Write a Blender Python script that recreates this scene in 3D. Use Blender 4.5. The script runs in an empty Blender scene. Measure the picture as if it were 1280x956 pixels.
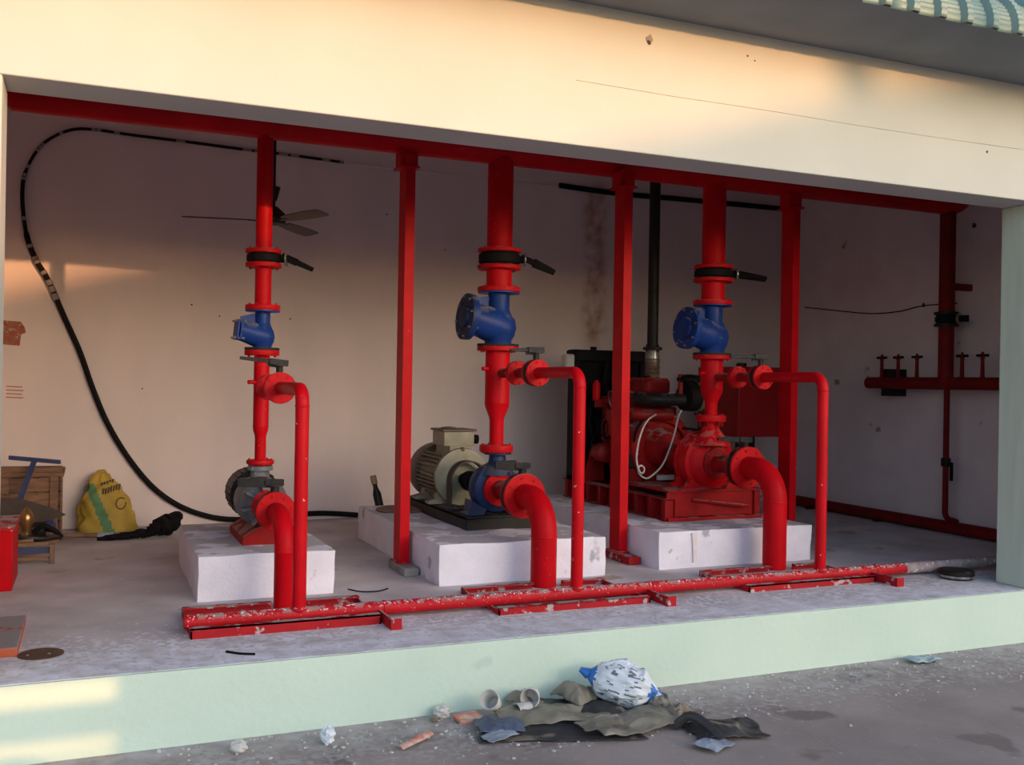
import bpy, bmesh, math, random
from mathutils import Vector, Matrix, noise
random.seed(7)
S = bpy.context.scene
COL = S.collection
PI = math.pi

# ------------------------------------------------------------------ camera
FPX, YAW, PITCH, ROLL, CAMD = 1235.57, 0.4045, 0.0009, 0.0169, 4.6189
cam_d = bpy.data.cameras.new('camera')
cam = bpy.data.objects.new('camera', cam_d)
COL.objects.link(cam)
f = Vector((math.sin(YAW)*math.cos(PITCH), math.cos(YAW)*math.cos(PITCH), math.sin(PITCH)))
r0 = Vector((math.cos(YAW), -math.sin(YAW), 0)); u0 = r0.cross(f)
r = math.cos(ROLL)*r0 + math.sin(ROLL)*u0
u = -math.sin(ROLL)*r0 + math.cos(ROLL)*u0
cam.matrix_world = Matrix(((r.x, u.x, -f.x, 0), (r.y, u.y, -f.y, -CAMD), (r.z, u.z, -f.z, 1.30), (0, 0, 0, 1)))
cam_d.sensor_fit = 'HORIZONTAL'; cam_d.sensor_width = 36.0
cam_d.lens = FPX/1280*36.0
cam_d.clip_start = 0.05; cam_d.clip_end = 500
S.camera = cam

# ------------------------------------------------------------------ world, sun, exposure
SUN_TO = Vector((0.50, -1.0, 0.066)).normalized()
w = bpy.data.worlds.new('world'); S.world = w; w.use_nodes = True
nt = w.node_tree; nt.nodes.clear()
sky = nt.nodes.new('ShaderNodeTexSky'); sky.sky_type = 'NISHITA'; sky.sun_disc = False
sky.sun_elevation = math.radians(14.0)
sky.sun_rotation = math.atan2(SUN_TO.x, SUN_TO.y)
sky.air_density = 1.0; sky.dust_density = 1.0; sky.ozone_density = 1.0
bg = nt.nodes.new('ShaderNodeBackground'); bg.inputs['Strength'].default_value = 0.40
wo = nt.nodes.new('ShaderNodeOutputWorld')
nt.links.new(sky.outputs[0], bg.inputs[0]); nt.links.new(bg.outputs[0], wo.inputs[0])
sun_d = bpy.data.lights.new('sun', 'SUN'); sun_d.energy = 3.0; sun_d.angle = math.radians(0.6); sun_d.color = (1.0, 0.50, 0.20)
sun = bpy.data.objects.new('sun', sun_d); COL.objects.link(sun)
sun.rotation_euler = SUN_TO.to_track_quat('Z', 'Y').to_euler(); sun.location = (6, -10, 6)
S.view_settings.view_transform = 'Standard'; S.view_settings.look = 'None'
S.view_settings.gamma = 1.0; S.view_settings.use_curve_mapping = False
S.view_settings.exposure = 0.0

# ------------------------------------------------------------------ materials
MATS = {}
def mat(name, col, col2=None, scale=6.0, rough=0.6, metal=0.0, bump=0.0, bscale=60.0, chips=None, topdust=None, detail=4.0, spec=0.5, stretch=None):
    """noise-varied paint/metal/concrete; chips=(colour, scale, threshold); topdust=(colour, scale, threshold) settles on upward faces"""
    if name in MATS: return MATS[name]
    m = bpy.data.materials.new(name); m.use_nodes = True
    t = m.node_tree; b = t.nodes['Principled BSDF']; L = t.links
    b.inputs['Roughness'].default_value = rough; b.inputs['Metallic'].default_value = metal
    b.inputs['Specular IOR Level'].default_value = spec
    geo = t.nodes.new('ShaderNodeNewGeometry')
    pos = geo.outputs['Position']
    if stretch:
        mp = t.nodes.new('ShaderNodeMapping'); mp.inputs['Scale'].default_value = stretch
        L.new(pos, mp.inputs['Vector']); pos = mp.outputs[0]
    n = t.nodes.new('ShaderNodeTexNoise'); n.inputs['Scale'].default_value = scale; n.inputs['Detail'].default_value = detail
    L.new(pos, n.inputs['Vector'])
    rp = t.nodes.new('ShaderNodeValToRGB'); rp.color_ramp.elements[0].position = 0.32; rp.color_ramp.elements[1].position = 0.68
    c2 = col2 or tuple(c*0.82 for c in col)
    rp.color_ramp.elements[0].color = (*c2, 1); rp.color_ramp.elements[1].color = (*col, 1)
    L.new(n.outputs['Fac'], rp.inputs[0]); out = rp.outputs[0]
    def over(out, spec_, top):
        cc, sc, th = spec_
        n2 = t.nodes.new('ShaderNodeTexNoise'); n2.inputs['Scale'].default_value = sc; n2.inputs['Detail'].default_value = 3.0
        L.new(geo.outputs['Position'], n2.inputs['Vector'])
        mr = t.nodes.new('ShaderNodeMapRange'); mr.inputs['From Min'].default_value = th; mr.inputs['From Max'].default_value = th+0.04
        L.new(n2.outputs['Fac'], mr.inputs['Value']); fac = mr.outputs[0]
        if top:
            sx = t.nodes.new('ShaderNodeSeparateXYZ'); L.new(geo.outputs['Normal'], sx.inputs[0])
            m2 = t.nodes.new('ShaderNodeMapRange'); m2.inputs['From Min'].default_value = 0.35; m2.inputs['From Max'].default_value = 0.85
            L.new(sx.outputs['Z'], m2.inputs['Value'])
            mu = t.nodes.new('ShaderNodeMath'); mu.operation = 'MULTIPLY'
            L.new(fac, mu.inputs[0]); L.new(m2.outputs[0], mu.inputs[1]); fac = mu.outputs[0]
        mx = t.nodes.new('ShaderNodeMix'); mx.data_type = 'RGBA'
        L.new(fac, mx.inputs[0]); L.new(out, mx.inputs[6]); mx.inputs[7].default_value = (*cc, 1)
        return mx.outputs[2]
    if chips:
        for c in (chips if isinstance(chips, list) else [chips]): out = over(out, c, False)
    if topdust:
        for c in (topdust if isinstance(topdust, list) else [topdust]): out = over(out, c, True)
    L.new(out, b.inputs['Base Color'])
    if bump:
        n3 = t.nodes.new('ShaderNodeTexNoise'); n3.inputs['Scale'].default_value = bscale; n3.inputs['Detail'].default_value = 5.0
        L.new(geo.outputs['Position'], n3.inputs['Vector'])
        bp = t.nodes.new('ShaderNodeBump'); bp.inputs['Strength'].default_value = bump; bp.inputs['Distance'].default_value = 0.01
        L.new(n3.outputs['Fac'], bp.inputs['Height']); L.new(bp.outputs[0], b.inputs['Normal'])
    MATS[name] = m
    return m

def band_mask(m, axis, centre, half, soft, col, zlo=None, zhi=None, nscale=5.0, namp=0.08, strength=1.0):
    """mixes a stain colour into a material inside a wobbly band along one axis (world metres)"""
    t = m.node_tree; L = t.links; b = t.nodes['Principled BSDF']
    src = b.inputs['Base Color'].links[0].from_socket
    geo = t.nodes.new('ShaderNodeNewGeometry'); sx = t.nodes.new('ShaderNodeSeparateXYZ'); L.new(geo.outputs['Position'], sx.inputs[0])
    nz = t.nodes.new('ShaderNodeTexNoise'); nz.inputs['Scale'].default_value = nscale; L.new(geo.outputs['Position'], nz.inputs['Vector'])
    def M(op, a, bb):
        n = t.nodes.new('ShaderNodeMath'); n.operation = op
        for i, v in enumerate((a, bb)):
            if isinstance(v, (int, float)): n.inputs[i].default_value = v
            elif v is not None: L.new(v, n.inputs[i])
        return n.outputs[0]
    wob = M('MULTIPLY', M('SUBTRACT', nz.outputs['Fac'], 0.5), namp*2)
    d = M('ABSOLUTE', M('ADD', M('SUBTRACT', sx.outputs['XYZ'.index(axis)], centre), wob), None)
    mr = t.nodes.new('ShaderNodeMapRange'); mr.inputs['From Min'].default_value = half+soft; mr.inputs['From Max'].default_value = half
    mr.inputs['To Max'].default_value = strength
    L.new(d, mr.inputs['Value']); fac = mr.outputs[0]
    for lim, sgn in ((zlo, 1), (zhi, -1)):
        if lim is None: continue
        m2 = t.nodes.new('ShaderNodeMapRange'); m2.inputs['From Min'].default_value = lim - 0.15*sgn; m2.inputs['From Max'].default_value = lim + 0.1*sgn
        L.new(sx.outputs['Z'], m2.inputs['Value']); fac = M('MULTIPLY', fac, m2.outputs[0])
    n4 = t.nodes.new('ShaderNodeTexNoise'); n4.inputs['Scale'].default_value = 9.0; n4.inputs['Detail'].default_value = 6.0
    L.new(geo.outputs['Position'], n4.inputs['Vector'])
    m3 = t.nodes.new('ShaderNodeMapRange'); m3.inputs['From Min'].default_value = 0.3; m3.inputs['From Max'].default_value = 0.65
    L.new(n4.outputs['Fac'], m3.inputs['Value']); fac = M('MULTIPLY', fac, m3.outputs[0])
    mx = t.nodes.new('ShaderNodeMix'); mx.data_type = 'RGBA'; L.new(fac, mx.inputs[0]); L.new(src, mx.inputs[6]); mx.inputs[7].default_value = (*col, 1)
    L.new(mx.outputs[2], b.inputs['Base Color'])

RED = mat('red_paint', (0.57, 0.003, 0.009), (0.46, 0.0025, 0.007), 5, 0.45, spec=0.10, chips=((0.62, 0.45, 0.42), 55, 0.735))
RED_HDR = mat('red_paint_limed', (0.52, 0.008, 0.016), (0.41, 0.007, 0.012), 9, 0.55, spec=0.2, chips=((0.70, 0.62, 0.60), 75, 0.69), topdust=[((0.34, 0.22, 0.21), 22, 0.50), ((0.85, 0.82, 0.82), 70, 0.60)])
RED_PIPE = mat('red_paint_splashed', (0.56, 0.003, 0.009), (0.46, 0.0025, 0.007), 5, 0.42, spec=0.12, chips=((0.80, 0.66, 0.62), 34, 0.715))
RED_DULL = mat('red_paint_dull', (0.36, 0.006, 0.008), (0.24, 0.005, 0.006), 7, 0.6, spec=0.2, topdust=((0.34, 0.17, 0.15), 9, 0.46))
RED_FLOOR = mat('red_paint_worn', (0.42, 0.010, 0.015), (0.32, 0.010, 0.014), 8, 0.65, spec=0.2, chips=((0.42, 0.34, 0.34), 18, 0.60), topdust=((0.40, 0.32, 0.32), 10, 0.46))
RED_FLG = mat('red_paint_flange', (0.56, 0.005, 0.010), (0.42, 0.005, 0.008), 12, 0.5, spec=0.12, topdust=((0.36, 0.14, 0.12), 16, 0.52))
BLUE = mat('blue_paint', (0.010, 0.042, 0.22), (0.008, 0.028, 0.15), 7, 0.42, spec=0.2, topdust=((0.17, 0.15, 0.19), 14, 0.47))
NAVY = mat('navy_paint', (0.014, 0.030, 0.10), (0.010, 0.020, 0.06), 8, 0.48, spec=0.25, topdust=((0.13, 0.12, 0.13), 11, 0.47))
BLACK = mat('black_rubber', (0.006, 0.005, 0.006), (0.011, 0.008, 0.009), 12, 0.65, spec=0.12)
BLACKM = mat('black_metal', (0.010, 0.008, 0.008), (0.020, 0.014, 0.013), 10, 0.5, spec=0.25, topdust=((0.09, 0.07, 0.065), 14, 0.55))
DUSTBLK = mat('dusty_black', (0.016, 0.014, 0.014), (0.035, 0.030, 0.029), 16, 0.7, spec=0.2, topdust=((0.22, 0.18, 0.16), 30, 0.56))
STEEL = mat('bare_steel', (0.42, 0.40, 0.38), (0.25, 0.22, 0.20), 14, 0.35, metal=0.7)
BROWNST = mat('heat_browned_steel', (0.20, 0.11, 0.075), (0.12, 0.07, 0.055), 10, 0.55, metal=0.2)
CREAM = mat('cream_motor_paint', (0.31, 0.285, 0.205), (0.22, 0.185, 0.13), 9, 0.5, topdust=((0.22, 0.14, 0.10), 8, 0.45))
COWL = mat('brown_cowl', (0.09, 0.058, 0.042), (0.14, 0.09, 0.065), 8, 0.55, topdust=((0.2, 0.13, 0.10), 8, 0.5))
GREYC = mat('grey_cast_iron', (0.17, 0.17, 0.19), (0.10, 0.10, 0.115), 11, 0.5, chips=((0.34, 0.33, 0.34), 22, 0.63))
WHITEP = mat('white_plastic', (0.62, 0.58, 0.54), None, 6, 0.5)
PED = mat('whitewashed_concrete', (0.86, 0.79, 0.87), (0.74, 0.68, 0.76), 4, 0.9, bump=0.35, bscale=45, chips=((0.42, 0.40, 0.44), 4.5, 0.66), topdust=((0.50, 0.47, 0.50), 5, 0.46))
FLOOR = mat('floor_concrete', (0.66, 0.58, 0.585), (0.44, 0.385, 0.39), 2.2, 0.85, bump=0.25, bscale=30, detail=9, chips=[((0.40, 0.30, 0.26), 2.6, 0.66), ((0.74, 0.70, 0.74), 30, 0.70)])
GROUND = mat('yard_concrete', (0.36, 0.285, 0.255), (0.25, 0.195, 0.175), 1.8, 0.92, bump=0.3, bscale=40, detail=9, chips=[((0.62, 0.58, 0.56), 48, 0.71), ((0.20, 0.15, 0.135), 2.4, 0.64)])
WALLB = mat('limewashed_wall', (0.80, 0.66, 0.66), (0.72, 0.59, 0.59), 2.0, 0.9, bump=0.1, bscale=50, detail=6, stretch=(1.0, 1.0, 0.35))
WALLR = mat('limewashed_side_wall', (0.78, 0.65, 0.69), (0.68, 0.56, 0.60), 2.4, 0.9, bump=0.1, bscale=50, detail=6, chips=((0.30, 0.24, 0.22), 3.5, 0.70))
LINTEL = mat('cream_wall_paint', (0.55, 0.535, 0.50), (0.51, 0.495, 0.46), 1.2, 0.75, bump=0.06, bscale=70)
MINT = mat('mint_wall_paint', (0.62, 0.72, 0.60), (0.56, 0.67, 0.56), 1.5, 0.8, bump=0.22, bscale=28, chips=((0.54, 0.63, 0.53), 3.0, 0.70))
JAMB = mat('green_jamb_paint', (0.58, 0.64, 0.52), (0.50, 0.57, 0.47), 3.0, 0.8, bump=0.2, bscale=35, stretch=(6, 6, 0.7))
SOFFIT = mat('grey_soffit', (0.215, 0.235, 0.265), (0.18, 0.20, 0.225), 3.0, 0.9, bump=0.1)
TEAL = mat('teal_roof_paint', (0.16, 0.24, 0.22), (0.12, 0.20, 0.195), 5, 0.45)
RED_WALL = mat('red_paint_shaded', (0.20, 0.006, 0.008), (0.13, 0.005, 0.006), 7, 0.6, spec=0.15)  # darker copy of the red: dim light by the right wall put into the colour
CONC = mat('raw_concrete', (0.32, 0.28, 0.26), (0.22, 0.19, 0.18), 6, 0.9, bump=0.4, bscale=30)
WOOD = mat('crate_wood', (0.25, 0.125, 0.075), (0.13, 0.062, 0.04), 7, 0.75, stretch=(1.0, 1.0, 6.0), chips=((0.06, 0.03, 0.02), 6, 0.66))
WOOD2 = mat('stool_wood', (0.27, 0.15, 0.09), (0.17, 0.085, 0.05), 8, 0.7)
BLADE = mat('brown_blade', (0.055, 0.034, 0.028), (0.035, 0.022, 0.02), 6, 0.6)
FANB = mat('fan_blade_paint', (0.085, 0.055, 0.042), None, 6, 0.6)
BRASS = mat('brass', (0.50, 0.27, 0.10), (0.30, 0.15, 0.06), 9, 0.3, metal=0.8)
BLUEST = mat('blue_tool_paint', (0.03, 0.05, 0.15), (0.02, 0.03, 0.09), 9, 0.5)
YELLOW = mat('yellow_woven_sack', (0.52, 0.34, 0.055), (0.38, 0.24, 0.035), 9, 0.7, bump=0.3, bscale=18)
GREEN = mat('green_sack_stripe', (0.12, 0.25, 0.11), (0.08, 0.18, 0.08), 9, 0.7)
INK = mat('brown_ink', (0.12, 0.06, 0.03), None, 9, 0.8)
BRICKO = mat('orange_board', (0.50, 0.10, 0.045), (0.36, 0.08, 0.04), 8, 0.8, topdust=((0.30, 0.26, 0.26), 6, 0.40))
LIDM = mat('rusty_lid', (0.15, 0.085, 0.055), (0.09, 0.05, 0.035), 12, 0.6, metal=0.3)
NOTICE = mat('red_notice_paint', (0.42, 0.06, 0.04), (0.30, 0.16, 0.10), 22, 0.85, chips=((0.42, 0.30, 0.22), 30, 0.60))
PINK = mat('faded_red_writing', (0.50, 0.22, 0.19), None, 8, 0.9)
BAGW = mat('white_plastic_bag', (0.72, 0.74, 0.78), (0.62, 0.65, 0.70), 8, 0.4)
BAGB = mat('blue_bag_print', (0.03, 0.16, 0.52), None, 8, 0.4)
PAPER = mat('dirty_paper', (0.64, 0.60, 0.56), (0.48, 0.44, 0.40), 10, 0.8)
CARD = mat('brown_card', (0.28, 0.22, 0.17), (0.18, 0.14, 0.11), 10, 0.8)
FILM = mat('muddy_film', (0.36, 0.31, 0.24), (0.20, 0.17, 0.13), 9, 0.35)
TARP = mat('black_tarp', (0.028, 0.027, 0.032), (0.06, 0.052, 0.048), 6, 0.55, topdust=((0.20, 0.16, 0.12), 5, 0.60))
BLUECL = mat('blue_grey_plastic', (0.10, 0.125, 0.20), (0.07, 0.085, 0.13), 9, 0.5)
GREYPL = mat('grey_plastic', (0.34, 0.37, 0.44), (0.22, 0.24, 0.29), 9, 0.5)
PACK = mat('red_wrapper', (0.55, 0.10, 0.06), (0.62, 0.46, 0.36), 22, 0.5)
PALEGR = mat('pale_green_paper', (0.42, 0.50, 0.42), (0.30, 0.40, 0.46), 12, 0.7)
DARK = mat('dark_mark', (0.06, 0.045, 0.035), None, 12, 0.9)
TANKR = mat('tank_red', (0.38, 0.008, 0.010), (0.30, 0.007, 0.008), 4, 0.5, spec=0.25)
OPPW = mat('opposite_wall_paint', (0.42, 0.36, 0.28), None, 2, 0.9)
FANBLK = mat('radiator_core', (0.006, 0.006, 0.007), None, 40, 0.7, spec=0.1)
ENGR = mat('engine_red', (0.33, 0.007, 0.008), (0.18, 0.005, 0.005), 9, 0.5, spec=0.25, topdust=((0.20, 0.09, 0.075), 10, 0.50))
VALVEG = mat('weathered_lever', (0.045, 0.040, 0.042), (0.025, 0.022, 0.024), 20, 0.6, spec=0.2)
fb = FILM.node_tree.nodes['Principled BSDF']; fb.inputs['Alpha'].default_value = 0.72
band_mask(WALLB, 'X', 4.86, 0.07, 0.10, (0.44, 0.24, 0.17), zlo=1.75, zhi=3.35, namp=0.07, strength=0.95)
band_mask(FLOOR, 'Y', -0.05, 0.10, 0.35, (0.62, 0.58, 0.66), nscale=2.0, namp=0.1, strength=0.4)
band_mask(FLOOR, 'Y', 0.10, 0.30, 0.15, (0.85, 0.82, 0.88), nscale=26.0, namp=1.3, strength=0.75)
band_mask(GROUND, 'Y', 0.0, 0.25, 0.25, (0.50, 0.46, 0.45), nscale=26.0, namp=0.9, strength=0.65)

# ------------------------------------------------------------------ mesh helpers
ORG = {}
def axes(d):
    d = Vector(d).normalized()
    a = Vector((0, 0, 1)) if abs(d.z) < 0.9 else Vector((1, 0, 0))
    x = d.cross(a).normalized(); y = d.cross(x).normalized()
    return d, x, y
class MB:
    def __init__(s): s.v = []; s.f = []
    def add(s, vs, fs):
        o = len(s.v); s.v += [Vector(v) for v in vs]; s.f += [tuple(i+o for i in q) for q in fs]; return s
    def box(s, x0, x1, y0, y1, z0, z1):
        return s.add([(x0,y0,z0),(x1,y0,z0),(x1,y1,z0),(x0,y1,z0),(x0,y0,z1),(x1,y0,z1),(x1,y1,z1),(x0,y1,z1)],
                     [(0,3,2,1),(4,5,6,7),(0,1,5,4),(1,2,6,5),(2,3,7,6),(3,0,4,7)])
    def obox(s, c, dx, dy, dz, ax):
        """box about c with half sizes along the three axis vectors in ax"""
        c = Vector(c); A = [Vector(a).normalized() for a in ax]
        vs = [c + A[0]*dx*i + A[1]*dy*j + A[2]*dz*k for k in (-1, 1) for (i, j) in ((-1,-1),(1,-1),(1,1),(-1,1))]
        return s.add(vs, [(0,3,2,1),(4,5,6,7),(0,1,5,4),(1,2,6,5),(2,3,7,6),(3,0,4,7)])
    def lathe(s, o, d, prof, n=28, cap=True):
        """prof: (distance along d, radius) list"""
        o = Vector(o); d, x, y = axes(d); vs = []; fs = []
        for (t, rr) in prof:
            for k in range(n):
                a = 2*PI*k/n; vs.append(o + d*t + x*(rr*math.cos(a)) + y*(rr*math.sin(a)))
        for i in range(len(prof)-1):
            for k in range(n):
                fs.append((i*n+k, i*n+(k+1) % n, (i+1)*n+(k+1) % n, (i+1)*n+k))
        if cap:
            fs.append(tuple(range(n))[::-1]); fs.append(tuple((len(prof)-1)*n+k for k in range(n)))
        return s.add(vs, fs)
    def cyl(s, p0, p1, r0, r1=None, n=24):
        p0 = Vector(p0); p1 = Vector(p1)
        return s.lathe(p0, p1-p0, [(0, r0), ((p1-p0).length, r0 if r1 is None else r1)], n)
    def tube(s, pts, rad, n=12):
        pts = [Vector(p) for p in pts]; m = len(pts); R = rad if isinstance(rad, (list, tuple)) else [rad]*m
        T = [(pts[min(i+1, m-1)]-pts[max(i-1, 0)]).normalized() for i in range(m)]
        d, x, y = axes(T[0]); vs = []; fs = []
        for i in range(m):
            x = (x - T[i]*x.dot(T[i])).normalized(); yy = T[i].cross(x)
            for k in range(n):
                a = 2*PI*k/n; vs.append(pts[i] + x*(R[i]*math.cos(a)) + yy*(R[i]*math.sin(a)))
        for i in range(m-1):
            for k in range(n): fs.append((i*n+k, i*n+(k+1) % n, (i+1)*n+(k+1) % n, (i+1)*n+k))
        fs.append(tuple(range(n))[::-1]); fs.append(tuple((m-1)*n+k for k in range(n)))
        return s.add(vs, fs)
    def prism(s, pts, d):
        """closed outline of 3-D points extruded by vector d"""
        d = Vector(d); n = len(pts); P = [Vector(p) for p in pts]
        return s.add(P + [p+d for p in P], [tuple(range(n))[::-1], tuple(range(n, 2*n))] + [(i, (i+1) % n, (i+1) % n+n, i+n) for i in range(n)])
    def ball(s, c, rx, ry=None, rz=None, n=18, m=12, fn=None):
        c = Vector(c); ry = ry or rx; rz = rz or rx; vs = []; fs = []
        for j in range(1, m):
            th = PI*j/m
            for k in range(n):
                ph = 2*PI*k/n; p = Vector((math.sin(th)*math.cos(ph), math.sin(th)*math.sin(ph), math.cos(th)))
                q = Vector((p.x*rx, p.y*ry, p.z*rz))
                vs.append(c + (fn(p, q) if fn else q))
        t = Vector((0, 0, 1)); b = -t
        vs.append(c + (fn(t, t*rz) if fn else t*rz)); vs.append(c + (fn(b, b*rz) if fn else b*rz))
        for j in range(m-2):
            for k in range(n): fs.append((j*n+k, (j+1)*n+k, (j+1)*n+(k+1) % n, j*n+(k+1) % n))
        T = (m-1)*n
        for k in range(n): fs.append((T, k, (k+1) % n)); fs.append((T+1, (m-2)*n+(k+1) % n, (m-2)*n+k))
        return s.add(vs, fs)
    def bolts(s, c, d, R, n, rr, h, a0=0.2):
        """ring of hexagonal nuts standing both ways out of a flange"""
        c = Vector(c); d, x, y = axes(d)
        for k in range(n):
            a = a0+2*PI*k/n; q = c + x*(R*math.cos(a)) + y*(R*math.sin(a))
            s.lathe(q - d*h, d, [(0, rr*0.55), (h*0.35, rr*0.55), (h*0.35, rr), (h*1.65, rr), (h*1.65, rr*0.55), (2*h, rr*0.55)], 6)
        return s
    def build(s, name, material, parent=None, smooth=35, bevel=0.0, solid=0.0, kind=None, label=None):
        o0 = ORG[parent] if parent else Vector((0, 0, 0))
        me = bpy.data.meshes.new(name)
        me.from_pydata([v-o0 for v in s.v], [], s.f); me.update()
        bm = bmesh.new(); bm.from_mesh(me); bmesh.ops.recalc_face_normals(bm, faces=bm.faces); bm.to_mesh(me); bm.free()
        if smooth:
            for p in me.polygons: p.use_smooth = True
            me.set_sharp_from_angle(angle=math.radians(smooth))
        me.materials.append(material)
        o = bpy.data.objects.new(name, me); COL.objects.link(o)
        if parent: o.parent = parent
        ORG[o] = o0
        if bevel:
            b = o.modifiers.new('bevel', 'BEVEL'); b.width = bevel; b.segments = 2; b.limit_method = 'ANGLE'; b.angle_limit = math.radians(40); b.harden_normals = False
        if solid:
            q = o.modifiers.new('solid', 'SOLIDIFY'); q.thickness = solid; q.offset = 0
        if kind: o['kind'] = kind
        if label: o['label'] = label
        return o
def tag(o, label, cat, group=None):
    o['label'] = label; o['category'] = cat
    if group: o['group'] = group
    return o
def thing(name, label, cat, loc, group=None):
    o = bpy.data.objects.new(name, None); COL.objects.link(o); o.empty_display_size = 0.1
    o.location = loc; ORG[o] = Vector(loc)
    return tag(o, label, cat, group)
def struct(o): o['kind'] = 'structure'; return o
def arc(c, a, b, R, t0, t1, n=10):
    """points c + R(cos t a + sin t b)"""
    c = Vector(c); a = Vector(a); b = Vector(b)
    return [c + a*(R*math.cos(t0+(t1-t0)*i/n)) + b*(R*math.sin(t0+(t1-t0)*i/n)) for i in range(n+1)]
def smoothpath(pts, k=6):
    P = [Vector(p) for p in pts]; out = []
    for i in range(len(P)-1):
        p0 = P[max(i-1, 0)]; p1 = P[i]; p2 = P[i+1]; p3 = P[min(i+2, len(P)-1)]
        for j in range(k):
            t = j/k
            out.append(0.5*((2*p1) + (p2-p0)*t + (2*p0-5*p1+4*p2-p3)*t*t + (3*p1-p0-3*p2+p3)*t**3))
    return out + [P[-1]]

# ------------------------------------------------------------------ the setting
XL, XR, YB, ZC = -1.6, 7.30, 4.58, 3.75     # left/right wall, back wall, ceiling
OX0, OX1, OH, T = -0.35, 5.71, 2.55, 0.277  # opening and wall thickness
GZ = -0.339                                  # yard level
SOF, PROJ = 3.295, 0.65                      # eave slab
struct(MB().box(XL-0.3, XR+0.3, 0.02, YB+0.3, GZ-0.2, 0.0).build('floor', FLOOR))
struct(MB().box(XL-0.3, XR+2.0, 0.0, 0.02, GZ-0.2, -0.002).build('wall_plinth', MINT))
struct(MB().box(XL-0.3, XR+2.0, 0.0, T, OH, SOF+0.10).build('wall_front', LINTEL, bevel=0.006))
struct(MB().box(OX1, XR+2.0, 0.0, T, 0.0, OH).build('wall_front_right', JAMB, bevel=0.008))
struct(MB().box(XL-0.3, OX0, 0.0, T, 0.0, OH).build('wall_front_left', LINTEL, bevel=0.008))
wall_back = struct(MB().box(XL-0.3, XR+0.3, YB, YB+0.25, 0.0, ZC).build('wall_back', WALLB))
ORG[wall_back] = Vector((0, 0, 0))
struct(MB().box(XL-0.25, XL, T, YB, 0.0, ZC).build('wall_left', WALLB))
wall_right = struct(MB().box(XR, XR+0.25, T, YB, 0.0, ZC).build('wall_right', WALLR))
ORG[wall_right] = Vector((0, 0, 0))
struct(MB().box(XL-0.3, XR+0.3, T, YB+0.25, ZC, ZC+0.1).build('ceiling', WALLR))
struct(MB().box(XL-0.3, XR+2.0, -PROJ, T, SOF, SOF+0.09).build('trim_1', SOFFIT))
struct(MB().box(-60, 60, -60, 0.0, GZ-0.15, GZ).build('ground', GROUND))

# crimp-curved roof sheets over the eave slab
roof = bpy.data.objects.new('roof', None); COL.objects.link(roof); roof['kind'] = 'structure'; ORG[roof] = Vector((0, 0, 0))
def roof_sheet(x0, ribs, pitch=0.19):
    prof = []
    for i in range(ribs):
        b = x0 + i*pitch
        prof += [(b, 0.0), (b+0.105, 0.0), (b+0.125, 0.032), (b+0.165, 0.032), (b+0.185, 0.0)]
    prof.append((x0+ribs*pitch, 0.0))
    path = []                                      # (y, z, ny, nz), from the lip up and back over the roof
    Rr = 0.24; cy, cz = -PROJ-0.012+Rr, SOF+0.008
    path.append((cy-Rr, SOF-0.014, -1.0, 0.0))
    N = 26
    for i in range(N+1):
        t = (PI/2-0.06)*i/N; cr = 0.005*(i % 2)
        path.append((cy-(Rr+cr)*math.cos(t), cz+(Rr+cr)*math.sin(t), -math.cos(t), math.sin(t)))
    l = path[-1]
    path.append((l[0]+5.2*math.cos(0.06), l[1]+5.2*math.sin(0.06), l[2], l[3]))
    vs = []; fs = []
    for (y, z, ny, nz) in path:
        for (x, h) in prof: vs.append((x, y+ny*h, z+nz*h))
    k = len(prof)
    for i in range(len(path)-1):
        for j in range(k-1): fs.append((i*k+j, i*k+j+1, (i+1)*k+j+1, (i+1)*k+j))
    MB().add(vs, fs).build('roof_sheet', TEAL, roof, smooth=25, solid=0.003)
for i in range(10): roof_sheet(XL-0.3 + i*1.14, 6)
# building across the yard, behind the photographer: its gable shades the lower half of the pump house
DD = 24.0
def opp(X, z, D=DD): return (X + 0.50*D, z + 0.066*D)
mb = MB()
g0 = opp(-3.5, 0.80); g2 = opp(5.05, 3.28); pk = (g2[0]+2.6, g2[1]+0.29*2.6)
sl = [opp(-2.2, 0)[0], opp(0.60, 0)[0]]; za, zb = opp(0, -0.34)[1], opp(0, 0.30)[1]     # opening added to let a low shaft of sun reach the plinth
def wall_piece(poly): mb.prism([(x, -DD, z) for (x, z) in poly], (0, -0.2, 0))
def gz(x): return g0[1] + (pk[1]-g0[1])*(x-g0[0])/(pk[0]-g0[0])
wall_piece([(g0[0]-30, GZ), (sl[0], GZ), (sl[0], gz(sl[0])), (g0[0], g0[1]), (g0[0]-30, g0[1])])
wall_piece([(sl[0], GZ), (sl[1], GZ), (sl[1], za), (sl[0], za)])
wall_piece([(sl[0], zb), (sl[1], zb), (sl[1], gz(sl[1])), (sl[0], gz(sl[0]))])
wall_piece([(sl[1], GZ), (pk[0]+12, GZ), (pk[0]+12, pk[1]-3.2), (pk[0], pk[1]), (sl[1], gz(sl[1]))])
struct(mb.build('wall_opposite', OPPW, smooth=0))
pole = MB(); pb = opp(4.30, 3.0); pole.tube([(pb[0]+0.10, -DD-0.1, pb[1]-0.4), (pb[0]-0.10, -DD-0.1, pb[1]+0.25), (pb[0]-0.16, -DD-0.1, pb[1]+0.7)], [0.16, 0.14, 0.12], 8)
struct(pole.build('trim_2', OPPW))
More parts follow.
